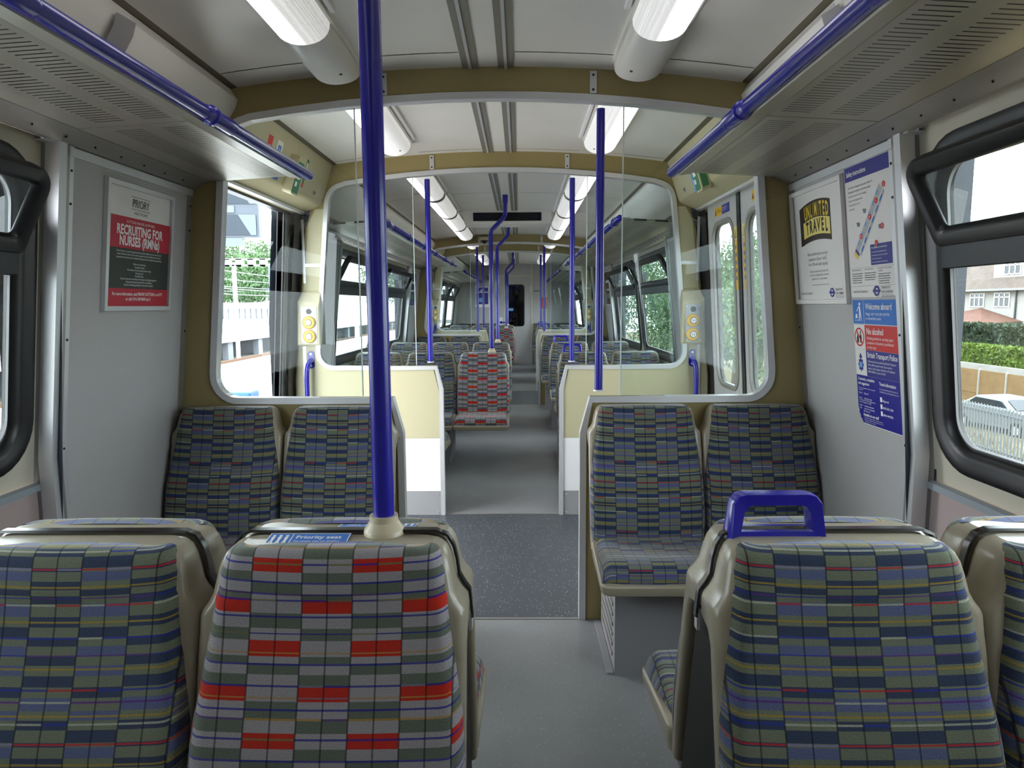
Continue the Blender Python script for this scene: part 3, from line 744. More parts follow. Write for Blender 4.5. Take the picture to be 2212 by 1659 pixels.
for s in (-1, 1):
    rack(s, YB, Y1, 'nearest saloon', 0, 1); rack(s, Y2, Y3, 'middle saloon', 1, 1); rack(s, Y4, YE, 'end saloon', 1, 0)
# curved cover panels above the racks
def cove_cover(s, a, c, wh, adv):
    sd = 'left' if s < 0 else 'right'
    t = thing('curved_cover_panel', 'pale curved cover panel above the %s luggage rack, %s' % (sd, wh), 'cover panel')
    rings = []
    for y, k in ((a, .0), (a+.012, .6), (a+.03, 1), (c-.022, 1), (c-.017, 1)):
        ring = []
        for x, z in [(1.205, 2.02), (1.17, 2.075), (1.14, 2.13), (1.105, 2.19), (1.08, 2.23), (1.068, 2.262), (1.066, 2.284)]:
            ring.append((s*(x-.002-.032*k*(1 if z < 2.27 else .2)), y, z-.014*k*(1 if z < 2.27 else 0)))
        rings.append(ring)
    b = MB(); b.loft(rings, 'ceiling_white', cap=False, closed=False); b.obj('cover_shell', t)
    b = MB(); ring2 = []
    for y in (a-.045, a-.02, a+.006, a+.012):
        k = .55 if y < a-.03 else (1.0 if y < a else 1.45)
        ring2.append([(s*(x-.028*k*(1 if z < 2.27 else .2)), y, z-.012*k) for x, z in [(1.205, 2.02), (1.17, 2.075), (1.14, 2.13), (1.105, 2.19), (1.08, 2.23), (1.068, 2.268)]])
    b.loft(ring2, 'plinth_grey', cap=False, closed=False); b.obj('end_lip', t)
    if adv:
        b = MB()
        def P(x, z): return Vector((s*(x-.0305), 0, z-.013))
        for (y0, y1, k0, k1, mt) in adv:
            p0, p1 = P(1.105, 2.19), P(1.14, 2.13)
            q0 = p1+(p0-p1)*k0; q1 = p1+(p0-p1)*k1
            b.add([(q0.x, y0, q0.z), (q0.x, y1, q0.z), (q1.x, y1, q1.z), (q1.x, y0, q1.z)], [(0, 1, 2, 3)], mt)
        b.obj('notice_print', t)
for s in (-1, 1):
    cove_cover(s, 2.13, Y1, 'nearest saloon beside the first bulkhead', None)
    adv = [(6.0+.11*k, 6.03+.11*k, .1, .7, 'navy_print') for k in (0, 1, 2, 4)]+[(6.6, 7.6, .35, .37, 'grey_print'), (7.7, 7.8, .3, .8, 'navy_print'), (7.83, 7.9, .2, .6, 'navy_print')]
    cove_cover(s, Y2+.07, Y3, 'middle saloon', adv)
# ------------------------------------------------------------ ceiling lamps
def lamp(s, y0, y1, cap0, cap1, wh):
    sd = 'left' if s < 0 else 'right'; X = s*.595; zc = ceil_z(.595)
    t = thing('ceiling_lamp', 'long fluorescent ceiling lamp with ribbed diffuser, %s row, %s' % (sd, wh), 'ceiling lamp', (X, 0, 0), 0, None)
    def ring(y, k, kz=1): return [(.094*k*math.sin(a), y, zc+.004-(.012+.072*kz*max(0, math.cos(a))**.8)) for a in [R(-90+180*i/14) for i in range(15)]]+[(.094*k, y, zc+.02), (-.094*k, y, zc+.02)]
    b = MB()
    if cap0: b.loft([ring(y0, .9, .35), ring(y0+.02, .97, .8), ring(y0+.06, 1), ring(y0+cap0, 1)], 'ceiling_white')
    if cap0: b.obj('end_cap', t); b = MB()
    if cap1: b.loft([ring(y1-cap1, 1), ring(y1-.06, 1), ring(y1-.02, .97, .8), ring(y1, .9, .35)], 'ceiling_white')
    b.tube([(-s*.045, y1-.16, zc-.055), (-s*.045, y1-.16, zc-.075)], .006, 'black', seg=10)
    b.obj('end_cap', t)
    ca, cb = y0+cap0, y1-cap1; n = max(1, round((cb-ca)/1.25)); L = (cb-ca)/n
    for i in range(n):
        p, q = ca+L*i, ca+L*(i+1)
        if i < n-1:
            b = MB(); b.loft([ring(q-.05, 1.01), ring(q+.05, 1.01)], 'alu_dull'); b.obj('joint_band', t)
        b = MB(); b.loft([ring(p+(.05 if i else 0), .99), ring(q-(.05 if i < n-1 else 0), .99)], 'diffuser_left' if s < 0 else 'diffuser_right'); b.obj('diffuser', t)
        b = MB(); b.box((-s*.112, p+.06, zc-.004), (-s*.128, q-.06, zc+.004+.006), 'white_sheet'); b.obj('side_reflector', t)
    b = MB(); b.box((-s*.094, y0+.05, zc-.012), (-s*.105, y1-.08, zc+.012), 'ceiling_white'); b.box((s*.094, y0+.05, zc-.02), (s*.105, y1-.08, zc+.006), 'ceiling_white'); b.obj('mounting_rail', t)
for s in (-1, 1):
    lamp(s, YB+.1, 2.84, .2, .47, 'nearest saloon'); lamp(s, Y1+.10, 4.12, .05, .06, 'nearer doorway')
    lamp(s, Y2+.12, 9.36, .12, .10, 'middle saloon'); lamp(s, Y3+.12, 10.72, .05, .06, 'farther doorway'); lamp(s, Y4+.12, 15.0, .1, .1, 'end saloon')
# ------------------------------------------------------------ seats
Wb = [(.405, .228), (.50, .2345), (.60, .2345), (.70, .232), (.80, .220), (.90, .207), (.955, .199)]
Yf = [(.455, -.238), (.50, -.235), (.55, -.228), (.66, -.202), (.75, -.168), (.85, -.136), (.95, -.113), (1.0, -.098)]
def interp(t, z):
    if z <= t[0][0]: return t[0][1]
    for (a, p), (b_, q) in zip(t, t[1:]):
        if z <= b_: return p+(q-p)*(z-a)/(b_-a)
    return t[-1][1]
def backrest_mesh(mt, v0):
    b = MB(); nz, nu = 40, 28; ztop, zb, rr, T0 = 1.0, .405, .058, .055
    vs, uvs, fs = [], [], []
    us = [-math.cos(math.pi*i/nu)*.5+.0 for i in range(nu+1)]; us = [max(-1, min(1, 2*u)) for u in us]
    for k in range(nz+1):
        q = k/nz; z = zb+(ztop-zb)*(math.sin(q*math.pi/2)**.9 if q < 1 else 1)
        W = interp(Wb, z); dt = ztop-z
        if dt < rr: W = W-rr+math.sqrt(max(0, rr*rr-(rr-dt)**2))*1.0
        et = 1-max(0, 1-dt/.04)**2.2; eb = 1-max(0, 1-(z-zb)/.03)**2.2
        for u in us:
            eu = 1-max(0, 1-(1-abs(u))*W/.034)**2.4
            e = max(0, min(eu, 1))*max(et, 0)*max(eb, 0)
            x = u*W; crown = .010*(1-u*u)*min(1, dt/.1); dish = .012*u*u*min(1, dt/.1)
            T = T0-.017*max(0, min(1, (z-.88)/.08)); y = interp(Yf, z)+T*(1-e**.55)+.008-dish*(z < .9)+(.004 if z < .9 else 0)
            vs.append((x, y, z-.004*(u*u)*(1 if dt < .05 else 0)-(.020*(1-max(0, et))**1.5 if dt < .05 else 0))); uvs.append((x+.134, (1.0-z)*1.03-v0+.012*u*u))
    for k in range(nz):
        for i in range(nu):
            a = k*(nu+1)+i; fs.append((a, a+1, a+nu+2, a+nu+1))
    b.add(vs, fs, mt, smooth=True, uvs=uvs); return b.mesh('backrest')
def cushion_mesh(mt):
    b = MB(); nu = 28
    path = [(-.185, .462), (-.22, .466), (-.28, .458), (-.35, .456), (-.42, .462), (-.48, .470), (-.52, .468), (-.545, .458), (-.558, .440), (-.562, .415), (-.556, .396), (-.53, .392)]
    us = [-math.cos(math.pi*i/nu) for i in range(nu+1)]; vs, uvs, fs = [], [], []; d = 0
    for k, (y, z) in enumerate(path):
        if k: d += math.dist(path[k-1], path[k])
        fr = k/(len(path)-1); W = .222+.008*min(1, d/.2)-(.012 if k > 8 else 0)
        for u in us:
            eu = 1-max(0, 1-(1-abs(u))*W/.04)**2.4
            zz = .388+(z-.388)*(max(0, eu)**.5); yy = y+(.012*(abs(u)**4) if y < -.5 else 0)
            vs.append((u*W, yy, zz-.006*(1-u*u)*(1 if -.45 < y < -.25 else 0))); uvs.append((u*W+.134, d+.11))
    for k in range(len(path)-1):
        for i in range(nu):
            a = k*(nu+1)+i; fs.append((a, a+nu+1, a+nu+2, a+1))
    b.add(vs, fs, mt, smooth=True, uvs=uvs); return b.mesh('seat_cushion')
def sect(z, hw, yf, yb, r=.018):     # rounded rectangle ring
    r = min(r, (yb-yf)/2.05)
    return [(x, y, z) for x, y in rrect(-hw, yf, hw, yb, r, 4)]
def shell_mesh(back_to_back=True):
    b = MB(); s = -.004
    rows = [(.40, .231, -.205, -.165), (.45, .233, -.198, -.155), (.55, .2345, -.182, -.138), (.66, .2345, -.156, -.110), (.74, .2345, -.134, -.090), (.80, .2345, -.120, -.076),
            (.822, .2345, -.118, -.05), (.832, .2345, -.115, s), (.862, .2345, -.108, s), (.872, .231, -.106, s), (.885, .2205, -.103, s), (.90, .213, -.10, s), (.93, .208, -.092, s),
            (.950, .203, -.087, s), (.965, .196, -.080, s), (.974, .186, -.073, s-.002), (.978, .170, -.066, s-.006)]
    rg = [sect(z, hw, yf, yb, .020 if z > .81 else .014) for z, hw, yf, yb in rows]
    b.loft(rg, 'beige_plastic')
    return b.mesh('seat_shell')
def pan_mesh():
    b = MB()
    rows = []
    for z, dy, hw in ((.362, .012, .222), (.366, .004, .230), (.380, 0, .2345), (.396, 0, .2345), (.402, .006, .229)):
        rows.append([(x, y, z+(.05*max(0, (y+.45))/.25 if z > .37 else .02*max(0, (y+.45))/.25)) for x, y in rrect(-hw, -.578+dy, hw, -.20, .035, 5)])
    b.loft(rows, 'beige_plastic'); return b.mesh('seat_pan')
def rubber_mesh():   # dark strip covering the seam between two shells
    b = MB(); pth = [(-.236, .60), (-.2365, .815), (-.234, .848), (-.232, .868), (-.221, .884), (-.2125, .90), (-.209, .93), (-.203, .955), (-.192, .974), (-.172, .982)]
    pth = pth+[(-x, z) for x, z in pth[::-1]]; pth = pth[1:-1]
    vs = []; n = len(pth)
    for y, o in ((-.0095, 0), (-.008, .0045), (.008, .0045), (.0095, 0)):
        for i, (x, z) in enumerate(pth):
            d = Vector(pth[min(i+1, n-1)])-Vector(pth[max(i-1, 0)]); d.normalize(); nn = Vector((-d.y, d.x))
            vs.append((x+nn.x*o, y, z+nn.y*o))
    fs = [(k*n+i, k*n+i+1, (k+1)*n+i+1, (k+1)*n+i) for k in range(3) for i in range(n-1)]
    b.add(vs, fs, 'dark_strip', smooth=True)
    b.prism([(-.15, .37), (.15, .37), (.045, .815), (-.045, .815)], -.222, .222, 'dark_gap', axis=0)  # black wedge filling the hollow between the shells, standing in for its shade
    b.box((-.238, -.009, .79), (-.232, .009, .822), 'alu'); b.box((.232, -.009, .79), (.238, .009, .822), 'alu')
    return b.mesh('seam_strip')
def loop_handle_mesh():
    b = MB(); y0, y1 = -.030, .030
    out = [(-.092, .965), (.092, .965), (.085, 1.05), (.074, 1.066), (.06, 1.07), (-.06, 1.07), (-.074, 1.066), (-.085, 1.05)]
    inn = [(-.066, .990), (.066, .990), (.060, 1.030), (.052, 1.043), (.044, 1.046), (-.044, 1.046), (-.052, 1.043), (-.060, 1.030)]
    def R_(pts, k, y, wz=1): return [(x*k*.97-.098, y*(1-.45*max(0, (z-.97)/.1)), .965+(z-.965)*.84) for x, z in pts]
    A = [R_(inn, 1.0, y0*.75), R_(out, .965, y0), R_(out, 1.0, y0*.7), R_(out, 1.0, y1*.7), R_(out, .965, y1), R_(inn, 1.0, y1*.75), R_(inn, 1.03, 0)]
    A[0] = R_(inn, 1.04, y0*.8); A[5] = R_(inn, 1.04, y1*.8)
    A[6] = R_(inn, .98, 0)
    b.loft(A+[A[0]], 'blue_paint', cap=False)
    me = b.mesh('loop_handle'); return me
def sticker_mesh(flip=False):
    b = MB(); T = Matrix.Translation((0, -.040, .9792)) @ Matrix.Rotation(R(9), 4, 'X')
    x0, x1 = -.13, .018
    b.box((x0, -.030, .000), (x1, .022, .0008), 'sky_print', T)
    for a in (x0, -.088, x1-.002): b.box((a, -.030, .0008), (a+.0015, .022, .0011), 'white', T)
    b.box((x0, .0208, .0008), (x1, .022, .0011), 'white', T)
    b.text('Priority seat', .016, 'white', T @ Matrix.Translation((-.080, .002, .0012)), bold=.0003, sx=1.05)
    b.text('For people who are disabled,\npregnant or less able to stand', .0075, 'white', T @ Matrix.Translation((-.080, -.010, .0012)), sx=.95)
    for i, x in enumerate((-.121, -.109, -.097)):
        b.tube([(x, .012, .0010), (x, .012, .0013)], .0032, 'white', T, seg=10)
        b.add([(x-.0035, .008, .0012), (x+.0035, .008, .0012), (x+.0025, -.006, .0012), (x+.005, -.022, .0012), (x+.001, -.022, .0012), (x, -.008, .0012), (x-.002, -.022, .0012), (x-.0055, -.022, .0012), (x-.002, -.004, .0012)], [tuple(range(9))[::-1]], 'white', T)
    return b.mesh('priority_sticker')
ME = dict(back=backrest_mesh('moquette_green', .050), backr=backrest_mesh('moquette_red', .036), cush=cushion_mesh('moquette_green'), cushr=cushion_mesh('moquette_red'),
          shell=shell_mesh(), pan=pan_mesh(), seam=rubber_mesh(), loop=loop_handle_mesh(), stick=sticker_mesh())
def seat(x, y, away, label, group, red=False, seam=False, loop=False, stick=False):
    t = thing('train_seat', label, 'seat', (x, y, 0), math.pi if away else 0, group)
    mk('seat_shell', ME['shell'], t); mk('seat_pan', ME['pan'], t)
    mk('backrest', ME['backr' if red else 'back'], t); mk('seat_cushion', ME['cushr' if red else 'cush'], t)
    if seam: mk('seam_strip', ME['seam'], t)
    if loop: mk('loop_handle', ME['loop'], t)
    if stick: mk('priority_sticker', ME['stick'], t)
    return t
LX = [(-1.148, 'left window seat'), (-.677, 'left middle seat'), (-.206, 'left aisle seat')]
RX = [(.693, 'right aisle seat'), (1.160, 'right window seat')]
def row(seamY, wh, red_near, n, post=True):
    for x, nm in LX+RX:
        red = 'left aisle' in nm and red_near
        pat = 'red and grey chequered' if red else 'green and blue'
        seat(x, seamY, False, '%s %s facing the viewer, %s' % (pat, nm, wh), 'seats in the %s' % wh, red, True, 'right aisle' in nm, red)
        seat(x, seamY, True, '%s %s facing away, %s' % (pat, nm, wh), 'seats in the %s' % wh, red, False, False, red)
    for s, x0, x1 in ((-1, -1.35, -.50), (1, .48, 1.35)):
        b = MB(); b.box((x0, -.27, 0), (x1, .27, .362), 'plinth_grey')
        sd = 'left' if s < 0 else 'right'
        p = b.obj('seat_plinth', loc=(0, seamY, 0), label='grey metal plinth under the %s seats of the %s' % (sd, wh), cat='plinth')
        xx = x1 if s < 0 else x0
        b = MB()
        for k in range(6): b.box((xx-.004, -.2, .06+.045*k), (xx+.004, .2, .075+.045*k), 'alu_dull')
        b.box((xx-.03 if s > 0 else xx, -.28, 0), (xx if s > 0 else xx+.03, .28, .012), 'plinth_grey'); b.obj('louvre', p)
    if post:     # cranked pole from seat shell to the ceiling
        b = MB(); xo = .0
        b.tube([(-.131, 0, 1.0), (-.131, 0, 2.02), (-.129, 0, 2.045), (-.122, 0, 2.065), (-.012, 0, 2.175), (-.003, 0, 2.20), (0, 0, 2.225), (0, 0, 2.345)], .0195, 'blue_paint', seg=20)
        p = b.obj('grab_pole', loc=(0, seamY, 0), label='cranked blue pole from left aisle seat to ceiling, %s' % wh, cat='pole')
        b = MB(); b.tube([(-.131, 0, .968), (-.131, 0, .985), (-.131, 0, .987), (-.131, 0, 1.001), (-.131, 0, 1.002), (-.131, 0, 1.013)], [.038, .038, .0365, .0275, .0265, .0265], 'beige_knob', seg=18); b.obj('base_collar', p)
        b = MB(); b.box((-.024, -.012, 2.30), (.024, .03, 2.372), 'blue_paint', bevel=.006); b.tube([(0, -.012, 2.33), (0, -.016, 2.33)], .007, 'alu', seg=10); b.obj('ceiling_bracket', p)
S1 = Y1-1.69
row(S1, 'front double row', True, 1)
row(Y2+1.69, 'first double row of middle saloon', True, 2)
row(Y2+3.38, 'second double row of middle saloon', False, 3)
row(Y4+1.69, 'first double row of end saloon', True, 4)
row(Y4+3.38, 'second double row of end saloon', False, 5)
def bulk_row(Y, away, wh):
    g = 'seats against the %s' % wh
    for x, nm in ((-1.112, 'left window seat'), (-.634, 'left aisle seat'), (.645, 'right aisle seat'), (1.118, 'right window seat')):
        seat(x, Y, away, 'green and blue %s %s, against %s' % (nm, 'facing away' if away else 'facing the viewer', wh), g)
    for s in (-1, 1):
        a, c = (.05, .45) if away else (-.45, -.02); sd = 'left' if s < 0 else 'right'
        b = MB(); x0, x1 = sorted((s*.478, s*1.345)); b.box((x0, a, 0), (x1, c, .362), 'plinth_grey')
        p = b.obj('seat_plinth', loc=(0, Y, 0), label='grey metal plinth under the %s seats against the %s' % (sd, wh), cat='plinth')
        b = MB(); xx = s*.476
        for k in range(7): b.box((xx-.003, a+.05, .05+.04*k), (xx+.003, c-.05, .064+.04*k), 'alu_dull')
        x2 = s*.45; b.box((min(xx, x2), a-.0, 0), (max(xx, x2), c, .008), 'plinth_grey'); b.obj('louvre', p)
bulk_row(Y1-.025, False, 'nearest bulkhead'); bulk_row(Y2+.025, True, 'second bulkhead')
bulk_row(Y3-.025, False, 'third bulkhead'); bulk_row(Y4+.025, True, 'farthest bulkhead')
for x, nm in ((.645, 'right aisle seat'), (1.118, 'right window seat'), (-1.112, 'left window seat'), (-.634, 'left aisle seat')):
    seat(x, YE-.03, False, 'dim green patterned %s against the grey end wall' % nm, 'seats at the end wall')
# ------------------------------------------------------------ end wall, its door and what shows behind its window
b = MB(); y = YE
P = [(-1.42, 0), (-1.42, .95), (-1.32, 1.9), (-1.24, 2.13), (-1.10, 2.34), (-.5, 2.41), (0, 2.41), (0, 2.09), (-.40, 2.09), (-.40, 0)]
b.prism(P, y, y+.04, 'grey_laminate', axis=1); b.prism([(-x, z) for x, z in P], y, y+.04, 'grey_laminate', axis=1)
b.obj('wall_far', kind='structure')
b = MB(); P = [(-1.42, -.02), (1.42, -.02), (1.42, .95), (1.25, 1.92), (1.06, 2.31), (0, 2.39), (-1.06, 2.31), (-1.25, 1.92), (-1.42, .95)]
b.prism(P, YB-.04, YB, 'grey_laminate', axis=1); b.obj('wall_unseen_near', kind='structure')  # unseen wall set close behind the camera to cut light on the front seats
b = MB()
for x in (-.41, .41): b.box((x-.015, y-.02, 0), (x+.015, y, 2.36 if x > 0 else 2.10), 'cream_upper')
b.box((-.41, y-.02, 2.08), (.41, y, 2.10), 'cream_upper'); trim(b)
b = MB(); Td = Matrix(((1, 0, 0, 0), (0, 0, -1, y+.012), (0, 1, 0, 0), (0, 0, 0, 1)))
hole_ring(b, Td, (-.395, .0, .395, 2.08), (-.17, .92, .215, 1.87, .05), 'grey_laminate'); dn[0] += 1
d = b.obj('door_%d' % dn[0], kind='structure')
b = MB(); rings = [[(xx, zz, h) for xx, zz in rrect(-.17-o, .92-o, .215+o, 1.87+o, .05+o)] for o, h in ((.02, 0), (.018, .008), (0, .008), (0, -.02))]
b.loft(rings, 'black_rubber', Td, cap=False); b.obj('window_surround', d)
b = MB(); b.prism(rrect(-.17, .92, .215, 1.87, .05), -.012, -.008, 'pane_dark', Td); b.obj('pane', d)
b = MB(); b.box((-.38, .93, 0), (-.28, 1.12, .006), 'paper', Td); b.tube([(-.32, 1.0, .03), (-.32, 1.0, .05)], .03, 'blue_paint', Td); b.tube([(-.32, 1.0, .04), (-.18, 1.0, .04)], .012, 'blue_paint', Td); b.tube([(-.32, 1.0, 0), (-.32, 1.0, .03)], .012, 'blue_paint', Td); b.obj('door_handle', d)
b = MB(); b.box((-.14, 1.27, 0), (-.03, 1.33, .002), 'pale_blue_print', Td); b.obj('notice', d)
b = MB(); b.box((.37, 1.73, 0), (.39, 1.83, .02), 'alu', Td); b.box((.37, .4, 0), (.39, .5, .02), 'alu', Td); b.obj('hinge', d)
b = MB(); b.box((-.93, y-.018, 1.36), (-.60, y, 1.84), 'white', bevel=.004); b.box((-.91, y-.021, 1.43), (-.62, y-.018, 1.82), 'navy_print')
b.box((-.91, y-.0225, 1.70), (-.62, y-.021, 1.72), 'white'); b.box((-.84, y-.0225, 1.48), (-.72, y-.021, 1.58), 'pale_blue_print'); b.text('in', .07, 'white', Matrix.Translation((-.80, y-.0225, 1.73)) @ Matrix.Rotation(R(90), 4, 'X'), bold=.003)
b.obj('poster', label='white-framed blue poster on the grey end wall', cat='poster')
b = MB(); b.box((.62, y-.01, 1.32), (.76, y, 1.58), 'red_sign'); b.obj('fire_notice', label='small red notice on the end wall right of the door', cat='sign')
b = MB(); b.box((.45, y-.01, 1.72), (.60, y, 1.745), 'green_sign'); b.obj('exit_notice', label='narrow green sign on the end wall beside the door hinge', cat='sign')
b = MB(); b.box((-.66, y-.06, 1.96), (-.52, y, 2.10), 'plinth_grey', bevel=.008); b.tube([(-.59, y-.06, 2.03), (-.59, y-.063, 2.03)], .04, 'dark_gap', seg=16)
b.obj('loudspeaker', label='small grey loudspeaker box above and left of the end door', cat='speaker')
b = MB()   # dark gangway behind the door
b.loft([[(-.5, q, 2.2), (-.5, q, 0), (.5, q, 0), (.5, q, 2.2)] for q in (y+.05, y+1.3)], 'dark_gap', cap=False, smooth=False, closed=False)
b.box((-.5, y+1.3, 0), (.5, y+1.32, 2.2), 'plinth_grey'); b.box((-.12, y+.9, 1.80), (.16, y+.94, 1.86), 'navy_print')
b.obj('wall_gangway', kind='structure')
def person():  # modelled figure added for the silhouette seen in the end door glass
    t = thing('person', 'added figure in dark sleeveless clothes for the silhouette in the end door window', 'person', (.04, YE+.55, 0))
    J = [((0, 0, .95), .13), ((0, .01, 1.12), .12), ((0, .01, 1.32), .14), ((0, 0, 1.44), .11), ((0, 0, 1.52), .052), ((0, -.005, 1.58), .05)]
    J += [((-.17, 0, 1.41), .055), ((-.22, .0, 1.16), .042), ((-.20, -.08, .93), .033), ((.17, 0, 1.41), .055), ((.22, 0, 1.16), .042), ((.20, -.08, .93), .033)]
    J += [((-.09, 0, .86), .09), ((-.10, .01, .48), .058), ((-.10, .0, .09), .04), ((-.10, -.13, .035), .035), ((.09, 0, .86), .09), ((.10, .01, .48), .058), ((.10, 0, .09), .04), ((.10, -.13, .035), .035)]
    E_ = [(0, 1), (1, 2), (2, 3), (3, 4), (4, 5), (3, 6), (6, 7), (7, 8), (3, 9), (9, 10), (10, 11), (0, 12), (12, 13), (13, 14), (14, 15), (0, 16), (16, 17), (17, 18), (18, 19)]
    k = len(J)
    for sx, hand in ((-1, 8), (1, 11)):
        J.append(((sx*.20, -.10, .86), .03)); pal = len(J)-1; E_.append((hand, pal))
        for f in range(4):
            J.append(((sx*(.185+.018*f), -.125, .79), .0085)); J.append(((sx*(.185+.018*f), -.11, .755), .007)); E_ += [(pal, len(J)-2), (len(J)-2, len(J)-1)]
        J.append(((sx*.165, -.125, .84), .009)); E_.append((pal, len(J)-1))
    me = bpy.data.meshes.new('body'); me.from_pydata([j[0] for j in J], E_, []); o = mk('body', me, t)
    o.data.materials.append(M['dark_cloth'])
    md = o.modifiers.new('skin', 'SKIN'); md.use_smooth_shade = True
    for i, j in enumerate(J): me.skin_vertices[0].data[i].radius = (j[1], j[1])
    me.skin_vertices[0].data[0].use_root = True
    o.modifiers.new('sub', 'SUBSURF').levels = 1
    def ell(c, r, mt, nm, n=14):
        b = MB(); rings = []
        for i in range(1, n):
            a = math.pi*i/n; rings.append([(c[0]+r[0]*math.sin(a)*math.cos(q), c[1]+r[1]*math.sin(a)*math.sin(q), c[2]-r[2]*math.cos(a)) for q in [2*math.pi*m/16 for m in range(16)]])
        b.loft(rings, mt); return b
    b = ell((0, -.005, 1.665), (.075, .092, .112), 'skin', 'head')
    b.tube([(0, -.09, 1.67), (0, -.112, 1.645)], [.010, .015], 'skin', seg=8)
    for s in (-1, 1):
        b.tube([(s*.03, -.085, 1.685), (s*.03, -.094, 1.685)], .010, 'white', seg=8); b.tube([(s*.03, -.092, 1.685), (s*.03, -.0955, 1.685)], .005, 'black', seg=8); b.tube([(s*.074, 0, 1.69), (s*.080, .005, 1.64)], .013, 'skin', seg=8)
    b.box((-.022, -.094, 1.617), (.022, -.088, 1.622), 'red_print'); b.obj('head', t)
    b = ell((0, .018, 1.70), (.088, .095, .105), 'hair', 'hair'); b.obj('hair', t)
person()
# ------------------------------------------------------------ information display and camera dome
t = thing('information_display', 'white ceiling display box with long black screen over the aisle', 'display', (0, 7.15, 0))
b = MB(); b.loft([[(-.44, -.02, 2.235), (.44, -.02, 2.235), (.44, .30, 2.235), (-.44, .30, 2.235)], [(-.465, -.045, 2.375), (.465, -.045, 2.375), (.465, .32, 2.375), (-.465, .32, 2.375)]], 'ceiling_white', smooth=False); b.obj('display_case', t)
b = MB(); Ts = Matrix.Translation((0, -.0335, 2.305)) @ Matrix.Rotation(R(80), 4, 'X'); Ts = Matrix.Translation((0, -.0345, 2.305)) @ Matrix.Rotation(R(90+10), 4, 'X')
b.box((-.35, -.042, -.002), (.35, .042, .004), 'screen_black', Ts); b.obj('screen', t)
t = thing('camera_dome', 'beige security camera with dark dome on the third bulkhead header', 'security camera', (-.36, Y3-.02, 0))
b = MB(); b.box((-.065, -.10, 2.285), (.065, 0, 2.335), 'cctv_beige', bevel=.012); b.obj('housing', t)
b = MB(); b.loft([[(.045*math.cos(a)*math.cos(q), -.05+.045*math.sin(a)*math.cos(q), 2.287-.045*math.sin(q)) for a in [2*math.pi*m/16 for m in range(16)]] for q in [R(v) for v in (0, 20, 40, 60, 80)]], 'dome'); b.obj('dome', t)
# ------------------------------------------------------------ posters and notices on the door-pocket panels
def frame_at(s, yc, z0, off=.001): return side_frame(s, yc, z0, off, prof=pocket_x)
def rect(b, T, x0, y0, x1, y1, mt, z=0, th=.0006): b.box((x0, y0, z), (x1, y1, z+th), mt, T)
def bar_frame(b, T, w_, h_, f, d, mt):
    o = [(-w_/2, 0), (w_/2, 0), (w_/2, h_), (-w_/2, h_)]; i = [(-w_/2+f, f), (w_/2-f, f), (w_/2-f, h_-f), (-w_/2+f, h_-f)]
    vs = [(x, y, 0) for x, y in o]+[(x, y, d) for x, y in [(o[k][0]*.985, o[k][1]+(f*.2 if k < 2 else -f*.2)) for k in range(4)]]+[(x, y, d) for x, y in i]+[(x, y, .003) for x, y in i]
    fs = []
    for k in range(4):
        m = (k+1) % 4
        for q in range(3): fs.append((q*4+k, q*4+m, q*4+4+m, q*4+4+k))
    b.add(vs, fs, mt, T)
# left: nurse recruitment poster
t = thing('framed_poster', 'framed red and white nurse recruitment poster on the left grey wall', 'poster')
W, H = .445, .455; T = frame_at(-1, 2.527, 1.387)
b = MB(); bar_frame(b, T, W, H, .020, .013, 'alu'); b.obj('poster_frame', t)
b = MB(); rect(b, T, -W/2+.016, .016, W/2-.016, H-.016, 'paper', .002); b.obj('paper_sheet', t)
b = MB(); L, Rr = -W/2+.019, W/2-.019
rect(b, T, L, .225, Rr, .335, 'red_print', .003); rect(b, T, L, .083, Rr, .225, 'dkgreen_print', .003); rect(b, T, L, .020, Rr, .083, 'red_print', .003)
TT = lambda x, y: T @ Matrix.Translation((x, y, .0040))
b.text('PRIORY', .042, 'ink', TT(-.005, .374), 'CENTER', sx=.78); rect(b, T, -.065, .409, .058, .4105, 'ink', .003); rect(b, T, -.065, .366, .058, .3675, 'ink', .003)
b.text('HEALTHCARE', .014, 'ink', TT(-.004, .349), 'CENTER')
b.text('SUTTONS MANOR, ROMFORD', .0135, 'white', TT(0, .315), 'CENTER')
b.text('RECRUITING FOR', .0475, 'white', TT(0, .274), 'CENTER', bold=.0016, sx=.80)
b.text('NURSES (RMNs)', .0475, 'white', TT(0, .236), 'CENTER', bold=.0016, sx=.80)
for k, (tx, sz) in enumerate((('Suttons Manor is recruiting experienced and newly qualified nurses to join the team', .0095), ('based in Romford, Essex. We provide specialist care and rehabilitation services in', .0095), ('a supportive environment with excellent training and career development opportunities', .0092), ('', .01), ('What we can offer you:', .0095), ('Competitive salary', .0095), ('Free meals and onsite parking when on duty', .0095), ('Free life cover', .0095), ('Paid DBS check', .0095), ('Career and personal development through our training programme', .0095), ('Ongoing training and support from our academy', .0095), ('Enhanced wellbeing package for all our team members', .0095))):
    b.text(tx, sz, 'white', TT(0, .212-.0108*k), 'CENTER', sx=.92)
b.text('For more information, text PRIORY SUTTONS to 66777', .0165, 'white', TT(0, .058), 'CENTER', sx=.86, bold=.0003)
b.text('or call: 0116 240 8600 opt 2', .0165, 'white', TT(0, .040), 'CENTER', sx=.86, bold=.0003)
b.obj('printing', t)
